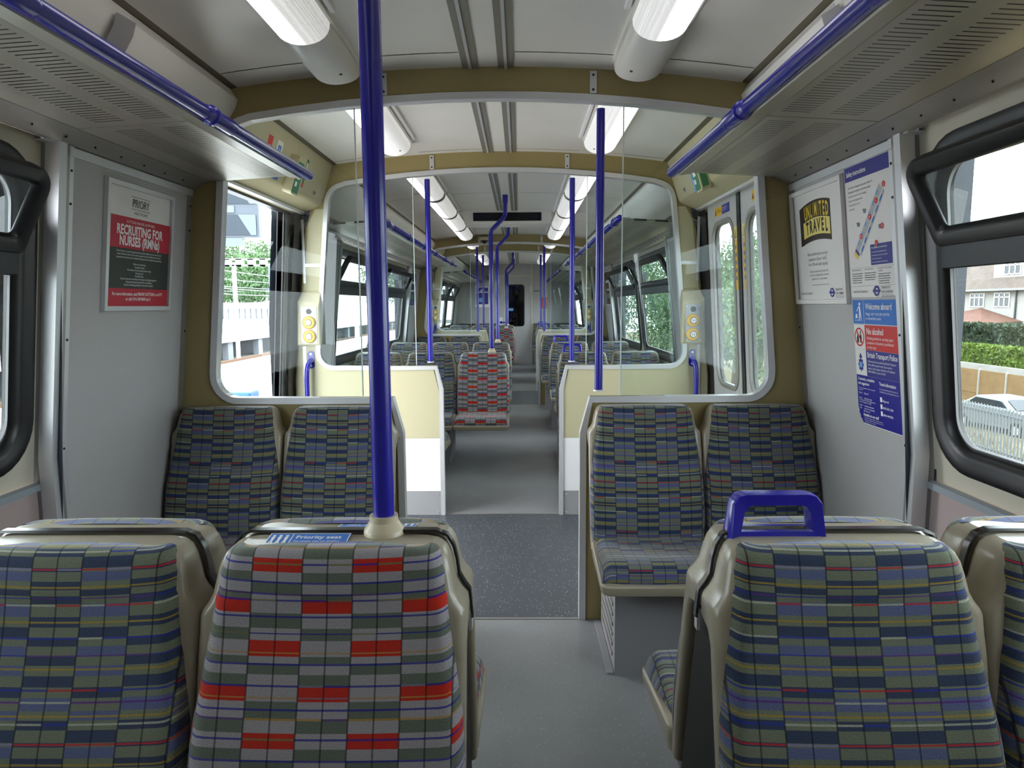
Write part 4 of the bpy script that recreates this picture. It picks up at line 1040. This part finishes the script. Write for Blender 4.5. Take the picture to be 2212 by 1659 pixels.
# right: yellow lettering poster
t = thing('framed_poster', 'framed white poster with yellow UNLIMITED TRAVEL lettering on the right wall', 'poster')
W, H = .452, .458; T = frame_at(1, 2.668, 1.396)
b = MB(); bar_frame(b, T, W, H, .020, .013, 'paper'); b.obj('poster_frame', t)
b = MB(); rect(b, T, -W/2+.016, .016, W/2-.016, H-.016, 'paper', .002); b.obj('paper_sheet', t)
b = MB(); TT = lambda x, y, z=.0040: T @ Matrix.Translation((x, y, z))
def bend(x): return .025-1.1*(x*x)*.9
# arched block behind the words
def arch_block(x0, x1, lo, hi, mt, z, th=.0006):
    n = 12; top = [(x0+(x1-x0)*i/n, hi+bend(x0+(x1-x0)*i/n)) for i in range(n+1)]; bot = [(x0+(x1-x0)*i/n, lo+bend(x0+(x1-x0)*i/n)*.8) for i in range(n+1)]
    b.prism(top[::-1]+bot, z, z+th, mt, T)
C0 = .315
arch_block(-.150, .118, C0-.085, C0+.062, 'dark_print', .0030); arch_block(-.118, .112, C0-.064, C0-.004, 'yellow_pale', .0036)
b.prism([(-.150, C0+.03), (-.12, C0+.05), (-.118, C0-.08), (-.135, C0-.075)], .0032, .0038, 'dark_print', T)
def arched_text(tx, size, base, w_, mt, z, bold):
    n = len(tx); wd = {'I': .45, 'M': 1.25, 'T': .95, 'L': .85}; tot = sum(wd.get(ch, 1) for ch in tx); x = -w_/2
    for ch in tx:
        cw = wd.get(ch, 1)/tot*w_; xc = x+cw/2
        b.text(ch, size, mt, TT(xc, base+bend(xc), z), 'CENTER', bold=bold, sx=cw/size*(1.22 if ch not in 'IM' else (.9 if ch == 'M' else 1.5))); x += cw
arched_text('UNLIMITED', .072, C0+.002, .215, 'yellow_print', .0044, .0022)
arched_text('TRAVEL', .066, C0-.057, .195, 'dark_print', .0044, .0026)
for k, tx in enumerate(('Make unlimited pay as you go', 'journeys in Zones 1 and 2', 'for £7.00 with daily capping')): b.text(tx, .0175, 'grey_print', TT(-.01, .192-.020*k), 'CENTER', sx=.85)
for k, tx in enumerate(('There is no need to worry about the', 'cost when travelling with a contactless', 'payment card or mobile device')): b.text(tx, .0125, 'grey_print', TT(-.005, .126-.0145*k), 'CENTER', sx=.85)
b.text('Terms and conditions apply. See website for details.', .007, 'grey_print', TT(0, .075), 'CENTER')
b.text('MAYOR OF LONDON', .012, 'ink', TT(-.18, .040), sx=.9)
def roundel(x, y, r, mt='navy_print'):
    n = 24; o = [(x+r*math.cos(2*math.pi*k/n), y+r*math.sin(2*math.pi*k/n)) for k in range(n)]; i_ = [(x+r*.66*math.cos(2*math.pi*k/n), y+r*.66*math.sin(2*math.pi*k/n)) for k in range(n)]
    b.add([(p[0], p[1], .0042) for p in o+i_], [(k, (k+1) % n, n+(k+1) % n, n+k) for k in range(n)], mt, T)
    b.box((x-r*1.25, y-r*.22, .0042), (x+r*1.25, y+r*.22, .0046), mt, T)
def tfl(x, y):
    roundel(x, y, .017); b.text('TRANSPORT\nFOR LONDON', .0125, 'ink', TT(x+.028, y+.006), sx=.8); b.box((x+.028, y-.012, .004), (x+.10, y-.0113, .0045), 'ink', T); b.text('EVERY JOURNEY MATTERS', .0065, 'ink', TT(x+.028, y-.02))
tfl(.095, .045)
b.obj('printing', t)
# right: safety instructions sheet
t = thing('safety_notice', 'tall white safety instructions sheet with train drawing, nearest the right window', 'notice')
W, H = .282, .445; T = frame_at(1, 2.288, 1.42)
b = MB(); b.prism(rrect(-W/2, 0, W/2, H, .008, 3), 0, .0015, 'paper', T); b.obj('paper_sheet', t)
b = MB(); TT = lambda x, y, z=.0026: T @ Matrix.Translation((x, y, z))
b.box((-W/2, H-.050, .0016), (W/2, H-.002, .0022), 'navy_print', T); b.text('Safety instructions', .022, 'white', TT(-W/2+.012, H-.034), sx=.8, bold=.0004)
for k, tx in enumerate(('Our trains are designed to put your safety first.', 'Please take a moment to read these simple', 'instructions and to note the safety', 'features and equipment we', 'have installed for your', 'protection.')): b.text(tx, .0095, 'ink', TT(-W/2+.02, H-.075-.0145*k), sx=.9)
# isometric train drawing, running up to the right
A0, A1 = Vector((-.075, .155)), Vector((.092, .345)); dv = (A1-A0).normalized(); nv = Vector((dv.y, -dv.x))
def quad(p0, p1, a, c, mt, z): b.add([(q.x, q.y, z) for q in (A0+(A1-A0)*p0+nv*a, A0+(A1-A0)*p1+nv*a, A0+(A1-A0)*p1+nv*c, A0+(A1-A0)*p0+nv*c)], [(0, 3, 2, 1)], mt, T)
quad(0, 1, -.020, .024, 'door_grey', .0020); quad(0, 1, .008, .012, 'white', .0024)
for p in (.06, .20, .36, .52, .68, .84):
    quad(p, p+.09, .013, .021, 'sky_print', .0026); quad(p+.02, p+.08, -.018, -.008, 'pale_blue_print', .0026)
quad(-.10, 0, -.018, .012, 'yellow_print', .0022); quad(-.04, .0, -.018, .012, 'navy_print', .0026)
for (x, y, d_) in ((-.065, .245, 1), (-.02, .285, 1), (.075, .225, -1), (.04, .165, -1)):
    b.add([(x-.012*d_, y+.008, .0024), (x+.012*d_, y+.006, .0024), (x+.010*d_, y-.006, .0024), (x-.004*d_, y-.008, .0024)], [(0, 1, 2, 3)], 'grey_print', T)
for i, (x, y) in enumerate(((.105, .352), (.055, .308), (.012, .262), (-.05, .205), (.085, .225), (.045, .175))):
    b.tube([(x, y, .002), (x, y, .0028)], .0095, 'red_sign', T, seg=14); b.text('214433'[i], .012, 'white', TT(x, y-.004, .0030), 'CENTER')
b.box((.005, .105, .0016), (.135, .172, .0022), 'navy_print', T); b.text('Evacuation to track level', .0095, 'white', TT(.012, .158)); 
for k, tx in enumerate(('Look and listen for approaching trains', 'Use off-side track as soon as is possible', 'Do not step on any rail', 'Obey the safety advice and instructions')): b.text('- '+tx, .0062, 'white', TT(.010, .145-.011*k), sx=.95)
b.box((-W/2, .099, .0016), (W/2, .0997, .0022), 'grey_print', T); b.box((-W/2, .0375, .0016), (W/2, .0382, .0022), 'grey_print', T)
for c_, (x, hd) in enumerate(((-.125, 'General instructions'), (-.04, 'In the event of fire'), (.048, 'Evacuation from carriage\ncoaches'))):
    b.text(hd, .0078, 'ink', TT(x, .091))
    for k in range(5 if c_ != 1 else 4): b.text(('Do not open doors in an emergency', 'unless told to do so by train staff.', 'If you must, pull the alarm and wait', 'for instructions from the driver.', 'Always listen to announcements.')[k], .0058, 'ink', TT(x, .079-.0075*k-(.006 if c_ == 2 else 0)), sx=.85, bold=.0002)
b.text('MAYOR OF LONDON', .011, 'ink', TT(-.125, .015), sx=.9); tfl(.032, .020)
b.obj('printing', t)
# right: stack of stickers
W = .280; T0 = frame_at(1, 2.279, .975, .0005)
def sticker(name, label, z0, z1):
    t = thing(name, label, 'sticker'); h = (z1-z0)*1.006
    T = frame_at(1, 2.287, z0, .0008); return t, T, h
t, T, h = sticker('passenger_notice', 'blue Welcome aboard sticker with buggy symbol, top of the sticker stack', 1.327, 1.411)
b = MB(); TT = lambda x, y, z=.0018: T @ Matrix.Translation((x, y, z))
b.box((-W/2, 0, 0), (W/2, h, .001), 'sky_print', T); b.obj('sheet', t); b = MB()
b.box((-.066, 0, .001), (-.0645, h, .0014), 'white', T); b.box((-W/2, 0, .001), (W/2, .0015, .0014), 'white', T)
b.text('Welcome aboard', .030, 'white', TT(-.052, .052), sx=.78, bold=.0005); b.text('Buggy users must give priority\nto wheelchair users', .0145, 'white', TT(-.052, .033), sx=.85)
b.tube([(-.092, .070, .001), (-.092, .070, .0018)], .0055, 'white', T, seg=12)
b.add([(-.097, .062, .0018), (-.088, .063, .0018), (-.085, .040, .0018), (-.080, .012, .0018), (-.085, .012, .0018), (-.090, .034, .0018), (-.095, .012, .0018), (-.100, .012, .0018), (-.096, .040, .0018)], [tuple(range(9))[::-1]], 'white', T)
b.add([(-.096, .060, .0018), (-.112, .043, .0018), (-.114, .046, .0018), (-.098, .064, .0018)], [(0, 3, 2, 1)], 'white', T)
b.add([(-.120, .036, .0018), (-.110, .036, .0018), (-.108, .022, .0018), (-.124, .020, .0018)], [(0, 1, 2, 3)], 'white', T)
for x in (-.122, -.108): b.tube([(x, .014, .001), (x, .014, .0018)], .003, 'white', T, seg=8)
b.obj('printing', t)
t, T, h = sticker('passenger_notice', 'red No alcohol sticker with crossed bottle symbol, second in the sticker stack', 1.240, 1.325)
b = MB(); TT = lambda x, y, z=.0018: T @ Matrix.Translation((x, y, z))
b.box((-W/2, 0, 0), (-.066, h, .001), 'paper', T); b.box((-.066, 0, 0), (W/2, h, .001), 'red_sign', T); b.obj('sheet', t); b = MB()
n = 28; cx, cy_ = -.104, .043; 
b.add([(cx+r*math.cos(2*math.pi*k/n), cy_+r*math.sin(2*math.pi*k/n), .0016) for r in (.033, .027) for k in range(n)], [(k, (k+1) % n, n+(k+1) % n, n+k) for k in range(n)], 'red_sign', T)
b.box((-.032, -.0028, .0020), (.032, .0028, .0022), 'red_sign', T @ Matrix.Translation((cx, cy_, 0)) @ Matrix.Rotation(R(-50), 4, 'Z'))
b.box((cx-.018, cy_-.02, .001), (cx-.006, cy_, .0016), 'black', T); b.box((cx-.0145, cy_, .001), (cx-.0095, cy_+.01, .0016), 'black', T)
b.box((cx+.002, cy_-.02, .001), (cx+.014, cy_+.006, .0016), 'black', T); b.box((cx+.0055, cy_+.006, .001), (cx+.0105, cy_+.022, .0016), 'black', T)
b.text('No alcohol', .031, 'white', TT(-.054, .055), sx=.78, bold=.0005); b.text('Drinking alcohol or carrying open\ncontainers of alcohol is prohibited\non this train', .0142, 'white', TT(-.054, .037), sx=.85)
b.obj('printing', t)
t, T, h = sticker('passenger_notice', 'navy British Transport Police sticker with crest, third in the sticker stack', 1.149, 1.239)
b = MB(); TT = lambda x, y, z=.0018: T @ Matrix.Translation((x, y, z))
b.box((-W/2, 0, 0), (-.066, h, .001), 'paper', T); b.box((-.066, 0, 0), (W/2, h, .001), 'navy_print', T); b.obj('sheet', t); b = MB()
n = 8; st = []
for k in range(16): a = math.pi/2+2*math.pi*k/16; r = .024 if k % 2 == 0 else .017; st.append((-.104+r*.85*math.cos(a), .037+r*1.1*math.sin(a), .0014))
b.add(st, [tuple(range(16))], 'navy_print', T); b.tube([(-.104, .037, .001), (-.104, .037, .0018)], .011, 'pale_blue_print', T, seg=16); b.box((-.112, .060, .001), (-.096, .070, .0016), 'navy_print', T); b.tube([(-.104, .073, .001), (-.104, .073, .0018)], .004, 'navy_print', T, seg=8)
b.text('British Transport Police', .027, 'white', TT(-.056, .066), sx=.72, bold=.0004); b.text('Uniformed and non-uniformed British Transport\nPolice officers patrol trains. If you need to\nreport a crime, please call them on Freephone\n0800 405040 or text to 61016', .0105, 'white', TT(-.056, .050), sx=.86, lh=1.15)
b.obj('printing', t)
t, T, h = sticker('passenger_notice', 'large deep blue travel information sticker with torn corner, bottom of the stack', .978, 1.148)
b = MB(); TT = lambda x, y, z=.0018: T @ Matrix.Translation((x, y, z))
P = [(W/2, 0), (W/2, h), (-W/2, h), (-W/2, .052), (-W/2+.006, .045), (-W/2+.004, .034), (-W/2+.012, .026), (-W/2+.012, .018), (-W/2+.022, .012), (-W/2+.03, 0)]
b.prism(P, 0, .001, 'deep_blue_print', T); b.box((-W/2+.03, -.0015, 0), (W/2, .0005, .0012), 'white', T); b.obj('sheet', t); b = MB()
b.text('Comments, complaints\nand suggestions', .0145, 'white', TT(-.130, .154), sx=.82, bold=.0003); b.text('Travel information', .0165, 'white', TT(.012, .148), sx=.82, bold=.0003)
b.text('If you have a question or want to comment\ncontact TfL', .0064, 'white', TT(-.130, .124)); b.text('Online     tfl.gov.uk\n\nPhone      0343 222 1234', .0085, 'white', TT(-.130, .105))
b.text('You can also tell us your suggestions by\npost to Transport for London', .0068, 'white', TT(-.130, .080)); b.text('Online     londontravelwatch\nPost       London Travelwatch\n           169 Union St', .0085, 'white', TT(-.130, .060))
b.text('For journey planning, ticket prices and\ntimetables, live travel updates and more', .0072, 'white', TT(.012, .134), lh=1.3)
for k, tx in enumerate(('tfl.gov.uk', '0343 222 1234', '0843 4443336')): b.box((.012, .092-.024*k, .001), (.024, .108-.024*k, .0014), 'white', T); b.text(tx, .0105, 'white', TT(.028, .094-.024*k), bold=.0002)
b.text('Assaults on our staff', .0145, 'white', TT(-.105, .027), sx=.85, bold=.0004); b.text('We will not tolerate abusive or violent behaviour\ntowards our staff and we will always press for the\nstrongest penalty for offenders', .0062, 'white', TT(-.100, .019))
b.obj('printing', t)
# posters farther down the car
for s, yc, wh, mt in ((-1, 8.95, 'left', 'navy_print'), (1, 8.95, 'right', 'roof_red')):
    T = frame_at(s, yc, 1.387); t = thing('framed_poster', 'narrow-looking framed poster on the %s wall of the middle saloon' % wh, 'poster')
    b = MB(); bar_frame(b, T, .445, .455, .020, .013, 'alu'); b.obj('poster_frame', t)
    b = MB(); rect(b, T, -.205, .018, .205, .437, mt, .002); rect(b, T, -.16, .30, .16, .33, 'white', .003); rect(b, T, -.16, .10, .16, .16, 'green_sign', .003); rect(b, T, -.12, .20, .10, .22, 'white', .003); b.obj('printing', t)
# ------------------------------------------------------------ outside, right: embankment, fences, car, hedge, houses, trees
def plane(name, pts, mt, kind='structure'):
    b = MB(); b.add(pts, [tuple(range(len(pts)))], mt); return b.obj(name, kind=kind)
b = MB()
b.add([(1.9, -30, -1.3), (4, -30, -1.4), (14, -30, -3.8), (80, -30, -3.9), (1.9, 130, -1.3), (4, 130, -1.4), (14, 130, -3.8), (80, 130, -3.9)], [(0, 1, 5, 4), (1, 2, 6, 5), (2, 3, 7, 6)], 'dry_grass')
b.add([(-60, -30, -1.25), (1.9, -30, -1.25), (1.9, 130, -1.25), (-60, 130, -1.25)], [(0, 1, 2, 3)], 'ballast')
b.obj('floor_ground', kind='structure')
b = MB(); rnd = random.Random(3)
for k in range(9000):
    x = rnd.uniform(6, 18); y = rnd.uniform(8, 34); z = -1.4-(x-4)*.24 if x < 14 else -3.82; h = rnd.uniform(.15, .45); a = rnd.uniform(0, 6.28); dx, dy = .02*math.cos(a), .02*math.sin(a)
    b.add([(x-dx, y-dy, z), (x+dx, y+dy, z), (x+rnd.uniform(-.12, .12), y+rnd.uniform(-.12, .12), z+h)], [(0, 1, 2)], 'dry_grass')
b.obj('tall_grass', kind='stuff', label='dry yellow grass on the bank outside the right window', cat='grass')
t = thing('palisade_fence', 'grey steel palisade fence on the bank outside the right window', 'fence')
b = MB(); y = 14.0
while y < 30:
    P = [(y-.035, -3.9), (y+.035, -3.9), (y+.035, -2.17), (y+.012, -2.05), (y, -2.12), (y-.012, -2.05), (y-.035, -2.17)]
    b.prism(P, 15.99, 16.02, 'palisade', axis=0); y += .155
pal = b.obj('pales', t, kind='stuff')
b = MB(); b.box((16.03, 14, -2.35), (16.08, 30, -2.28), 'palisade'); b.box((16.03, 14, -3.6), (16.08, 30, -3.53), 'palisade'); b.obj('rails', t)
t = thing('board_fence', 'tan close-boarded garden fence with concrete posts', 'fence')
for k in range(6):
    y0 = 27.4+k*2.0+.0
    b = MB(); yy = y0
    while yy < y0+1.85: b.box((24, yy, -3.85), (24.025, yy+.095, -2.1+.01*((k*7+int(yy*10)) % 3)), 'fence_wood'); yy += .1
    b.box((23.98, y0, -3.3), (24, y0+1.9, -3.22), 'fence_wood'); b.obj('fence_panel', t)
    b = MB(); b.box((23.95, y0-.10, -3.85), (24.05, y0-.01, -2.0), 'concrete'); b.obj('post', t)
b = MB(); b.box((25.2, 24, -3.9), (25.4, 48, -1.95), 'concrete'); b.obj('garden_wall', label='low pale wall between the board fence and the bright hedge', cat='wall')
def leaves(b, c, r, n, sz, mt, seed, box=False):
    rn = random.Random(seed)
    for k in range(n):
        while True:
            p = Vector((rn.uniform(-1, 1), rn.uniform(-1, 1), rn.uniform(-1, 1)))
            if box or .35 < p.length < 1: break
        if box:
            ax = rn.randrange(3)
            if ax == 0: p.x = -1+rn.uniform(0, .3)
            elif ax == 1: p.z = 1-rn.uniform(0, .25)
        q = Vector((c[0]+p.x*r[0], c[1]+p.y*r[1], c[2]+p.z*r[2]))
        e = Euler((rn.uniform(0, 6.3), rn.uniform(0, 6.3), rn.uniform(0, 6.3))).to_matrix(); s_ = sz*rn.uniform(.6, 1.3)
        b.add([q+e @ Vector(v) for v in ((-s_, 0, 0), (0, -s_*.5, 0), (s_, 0, 0), (0, s_*.5, 0))], [(0, 1, 2, 3)], mt)
def hedge(x, y0, y1, z0, z1, mt, label, seed, d=.5, sz=.10, n=9000):
    b = MB(); leaves(b, (x, (y0+y1)/2, (z0+z1)/2), (d, (y1-y0)/2, (z1-z0)/2), n, sz, mt, seed, True)
    b.box((x-d*.6, y0, z0), (x+d, y1, z1-.15), mt); return b.obj('hedge', label=label, cat='hedge')
hedge(26.4, 32, 42, -3.9, -.97, 'leaf_bright', 'bright yellow-green clipped hedge above the board fence', 11)
hedge(28.6, 34, 46, -3.9, .12, 'leaf_dark', 'dark green tall hedge in front of the white house', 12, d=.9, sz=.14)
def tree(c, r, trunk_z, mt, label, seed, n=5000, sz=.28):
    t = thing('tree', label, 'tree', (c[0], c[1], trunk_z), 0, None)
    b = MB(); cc = (0, 0, c[2]-trunk_z)
    rn = random.Random(seed)
    for k in range(7):
        o = Vector((rn.uniform(-.5, .5)*r[0], rn.uniform(-.5, .5)*r[1], rn.uniform(-.4, .5)*r[2])); leaves(b, (cc[0]+o.x, cc[1]+o.y, cc[2]+o.z), (r[0]*.62, r[1]*.62, r[2]*.6), n//7, sz, mt, seed*10+k)
    b.obj('foliage', t); b = MB(); b.tube([(0, 0, 0), (.05, .1, (c[2]-trunk_z)*.5), (0, 0, c[2]-trunk_z+r[2]*.3)], [.25, .18, .08], 'trunk', seg=8); b.obj('trunk', t)
# houses
t = thing('house', 'white rendered house with tiled roof, dormer and casement windows', 'house', (0, 0, 0))
b = MB(); b.box((34, 44, -3.9), (42, 60, 2.35), 'render_white'); b.obj('wall', t)
b = MB(); b.prism([(33.4, 2.3), (42.6, 2.3), (38, 5.8)], 43.4, 60.6, 'roof_tile', axis=1) if False else b.add([(33.4, 43.4, 2.3), (42.6, 43.4, 2.3), (38, 46, 6.2), (33.4, 60.6, 2.3), (42.6, 60.6, 2.3), (38, 57, 6.2)], [(0, 3, 5, 2), (1, 2, 5, 4), (0, 2, 1), (3, 4, 5)], 'roof_tile'); b.obj('roof', t)
b = MB(); b.box((34.4, 46.3, 2.9), (37, 50.0, 4.6), 'render_white'); dm = b.obj('dormer', t)
b = MB(); b.box((33.45, 43.4, 2.2), (33.35, 60.6, 2.33), 'outside_grey'); b.box((33.9, 46.9, -3.8), (33.98, 47.0, 2.2), 'outside_dark'); b.obj('gutter', t)
for (y0, y1, z0, z1, xw) in ((50.2, 51.7, 1.08, 2.05, 33.97), (47.6, 49.1, 1.08, 2.05, 33.97), (47.3, 48.9, 3.35, 4.25, 34.37), (53.5, 55.0, 1.08, 2.05, 33.97), (50.2, 52, -2.4, -1.0, 33.97)):
    b = MB(); b.box((xw, y0, z0), (xw+.02, y1, z1), 'house_glass'); wf = b.obj('house_window', t)
    b = MB()
    for k in range(4): yy = y0+(y1-y0)*k/3; b.box((xw-.03, yy-.05, z0-.05), (xw, yy+.05, z1+.05), 'white')
    for z in (z0, z0+(z1-z0)*.7, z1): b.box((xw-.03, y0, z-.04), (xw, y1, z+.04), 'white')
    b.obj('window_bars', wf)
t = thing('house_extension', 'low extension with reddish hipped roof in front of the white house', 'building')
b = MB(); b.box((31.6, 46.6, -3.9), (34, 53.2, .05), 'render_white'); b.obj('wall', t)
b = MB(); b.add([(31.2, 46.2, 0), (31.2, 53.6, 0), (34, 53.6, .1), (34, 46.2, .1), (33.6, 49.9, 1.0)], [(0, 1, 4), (1, 2, 4), (2, 3, 4), (3, 0, 4)], 'roof_red'); b.box((31.1, 46.2, -.12), (31.2, 53.6, .02), 'white'); b.obj('roof', t)
# parked silver car
t = thing('car', 'silver parked car behind the palisade fence', 'car', (20, 27.6, -3.9), R(8))
side = [(-2.1, .35), (-2.15, .75), (-1.95, .98), (-1.15, 1.05), (-.55, 1.45), (.75, 1.48), (1.45, 1.08), (2.05, .92), (2.12, .45), (2.0, .32)]
b = MB(); n = len(side)
rings = []
for x, k in ((-.86, .94), (-.80, 1), (.80, 1), (.86, .94)): rings.append([(x*(1-.16*max(0, z-1.0)/.48), y*k, z) for y, z in side])
b.loft(rings, 'car_silver', smooth=False); b.obj('car_body', t)
b = MB()
for s in (-1, 1): b.prism([(-.95, 1.06), (-.50, 1.38), (.70, 1.41), (1.22, 1.08)], s*.80, s*.825, 'car_glass', axis=0)
b.add([(-.66, -1.12, 1.07), (.66, -1.12, 1.07), (.60, -.60, 1.42), (-.60, -.60, 1.42)], [(0, 1, 2, 3)], 'car_glass', Matrix.Translation((0, -.02, .02)))
b.obj('car_windows', t)
for s in (-1, 1):
    for y in (-1.35, 1.3):
        b = MB(); b.tube([(s*.70, y, .32), (s*.88, y, .32)], .32, 'black_rubber', seg=20); b.tube([(s*.88, y, .32), (s*.89, y, .32)], .18, 'alu', seg=14); b.obj('wheel', t)
for i, (x, y, z, rx, rz, hz, lab) in enumerate((
        (15, 44, 1.6, 3.2, 4, 4.2, 'round green tree seen through the right door windows'),
        (17, 56, 2.0, 3.5, 5, 4.5, 'green tree behind the right door windows, farther along'),
        (10, 31, .2, 2.4, 4, 3.0, 'dense low bush outside the middle saloon on the right'),
        (10.5, 41, .4, 2.4, 4.5, 3.2, 'green bush beside the track, right of the middle saloon'),
        (12, 56, 2.0, 4, 6, 4.5, 'large green tree far along the right side'),
        (10, 74, 2.0, 4, 6, 4.5, 'distant green tree at the far right of the line'))):
    tree((x, y, z), (rx, rz, hz), -3.0, 'leaf_tree', lab, 40+i, 11000, .12)
# ------------------------------------------------------------ outside, left: platform, tracks, wagon, bridge, trees, equipment
b = MB(); b.box((-8.2, -20, -1.25), (-1.62, 3.0+60, -.22), 'platform'); b.box((-8.25, -20, -.25), (-8.0, 63, -.20), 'white'); b.box((-2.3, -20, -.219), (-2.2, 63, -.214), 'yellow'); b.obj('platform', label='pale concrete station platform outside the open left door', cat='platform')
for i, x in enumerate((-10.1, -12.8)):
    t = thing('railway_track', '%s of two brown rails running past the left platform' % ('nearer pair', 'farther pair')[i], 'track')
    for dx in (-.72, .72):
        b = MB(); b.box((x+dx-.035, -15, -1.25), (x+dx+.035, 100, -1.07), 'rail_steel'); b.obj('rail', t)
    b = MB(); y = 4
    while y < 95: b.box((x-1.25, y, -1.26), (x+1.25, y+.25, -1.19), 'sleeper'); y += .7
    b.obj('sleepers', t, kind='stuff')
b = MB(); b.box((-22, 5, -.35), (-14.4, 100, -.05), 'outside_white'); b.box((-20, 5, -1.25), (-15.5, 100, -.35), 'outside_dark')  # dark box below the slab stands in for the shade of its void
for k in range(20): b.box((-14.9, 6+4*k, -1.25), (-14.6, 6.6+4*k, -.35), 'outside_grey')
b.obj('platform', label='white far platform beyond the tracks, dark box below for its shaded underside', cat='platform')
t = thing('footbridge', 'long white wall with a row of dark slots beyond the tracks', 'building')
b = MB(); b.box((-24, 45.2, -.05), (-13.6, 46, .6), 'outside_white'); b.box((-24, 45, 1.3), (-13.6, 46, 1.68), 'outside_white'); b.box((-24, 45.5, .6), (-13.6, 45.6, 1.3), 'outside_dark'); b.obj('wall', t)
b = MB()
for k in range(28): b.box((-24+.37*k, 45.05, .6), (-23.82+.37*k, 45.5, 1.3), 'outside_white')
b.obj('pilasters', t, kind='stuff')
for i, (x, y, z, r_) in enumerate(((-19.5, 49.5, 3.7, 3.4), (-27, 62, 4.5, 5.5), (-15, 84, 5, 5), (-22, 36, 3.4, 2.6))):
    tree((x, y, z), (r_, r_, r_*.8), -1.2, 'leaf_tree', ('tree with pale leaves left of the gantry', 'tall tree behind the gantry wires', 'tree far along the left tracks', 'tree at the left edge of the doorway view')[i], 60+i, 11000, .13)
t = thing('overhead_gantry', 'white lattice gantry with wires across the left tracks', 'gantry')
b = MB(); Y = 34
b.box((-26, Y, 3.42), (-9, Y+.3, 3.49), 'outside_white'); b.box((-26, Y, 3.72), (-9, Y+.3, 3.79), 'outside_white')
for k in range(28): b.box((-26+.6*k, Y, 3.42), (-25.7+.6*k, Y+.3, 3.78), 'outside_white')
b.obj('beam', t)
for x in (-25, -17.2, -14.2, -9.4): b = MB(); b.box((x, Y, -1.2), (x+.14, Y+.2, 3.6), 'outside_white'); b.obj('upright', t)
b = MB()
for x, z in ((-11.5, 2.9), (-11.5, 2.2), (-13.7, 2.8), (-13.7, 2.1), (-16, 2.6), (-19, 2.5)): b.tube([(x, 10, z), (x, 34, z-.1), (x, 60, z)], .02, 'outside_grey', seg=5)
b.obj('wires', t)
t = thing('platform_display', 'hanging frame of two dark screens and grey signs outside the open left door', 'display')
b = MB()
Tm = Matrix.Translation((-4.28, 10.3, 0)) @ Matrix.Rotation(R(4), 4, 'Z')
b.box((-.55, 0, 2.44), (.50, .12, 3.26), 'display_frame', Tm); b.box((-.75, .02, -.22), (-.65, .12, 3.4), 'display_frame', Tm); b.box((-.75, .02, 3.27), (.50, .10, 3.4), 'display_frame', Tm); b.obj('display_body', t)
for z in (2.47, 2.93):
    b = MB(); b.box((-.5, -.015, z), (.46, 0, z+.30), 'screen_blue', Tm); b.add([(.38, -.018, z), (.46, -.018, z), (.46, -.018, z+.30), (.20, -.018, z+.30)], [(0, 1, 2, 3)], 'display_light', Tm); b.obj('screen', t)
b = MB(); b.box((-.5, 0, 2.80), (.15, -.02, 2.90), 'display_light', Tm); b.obj('sign_strip', t)
b = MB(); b.box((-.5, 0, 2.31), (.24, .08, 2.43), 'display_light', Tm); b.obj('lower_sign', t)
t = thing('equipment_cabinet', 'white equipment cabinet on a post beside the left track', 'cabinet')
b = MB(); b.box((-5.0, 13.9, 1.79), (-4.55, 14.4, 2.27), 'display_light', bevel=.03); b.obj('cabinet_body', t)
b = MB(); b.box((-5.05, 13.85, 1.72), (-4.4, 14.45, 1.78), 'display_frame'); b.box((-4.62, 14.1, -.22), (-4.52, 14.2, 1.72), 'display_light'); b.obj('post', t)
b = MB(); b.box((-4.6, 10.0, -.215), (-3.92, 10.4, .13), 'blue_bin', bevel=.04); b.obj('blue_box', label='small blue box on the platform at the bottom of the door view', cat='box')
t = thing('signal', 'railway signal showing red beyond the left windows', 'signal')
b = MB(); b.box((-6.35, 29.9, 1.2), (-6.05, 30.1, 2.0), 'outside_dark'); b.box((-6.25, 30, -.22), (-6.15, 30.1, 1.2), 'outside_grey'); b.obj('signal_post', t)
b = MB(); b.tube([(-6.2, 29.9, 1.42), (-6.2, 29.86, 1.42)], .09, 'red_glow', seg=14); b.obj('signal_lamp', t)
for i, (x, y) in enumerate(((-4.2, 18), (-4.2, 27), (-4.2, 38))):
    t = thing('lamp_column', 'white lamp column on the left platform, %s' % ('nearest', 'second', 'third')[i]+' along the train', 'lamp post', (x, y, -.22))
    b = MB(); b.tube([(0, 0, 0), (0, 0, 4.6)], .06, 'outside_white', seg=10); b.obj('column', t); b = MB(); b.box((-.7, -.08, 4.5), (.7, .08, 4.62), 'outside_white'); b.obj('arm', t)
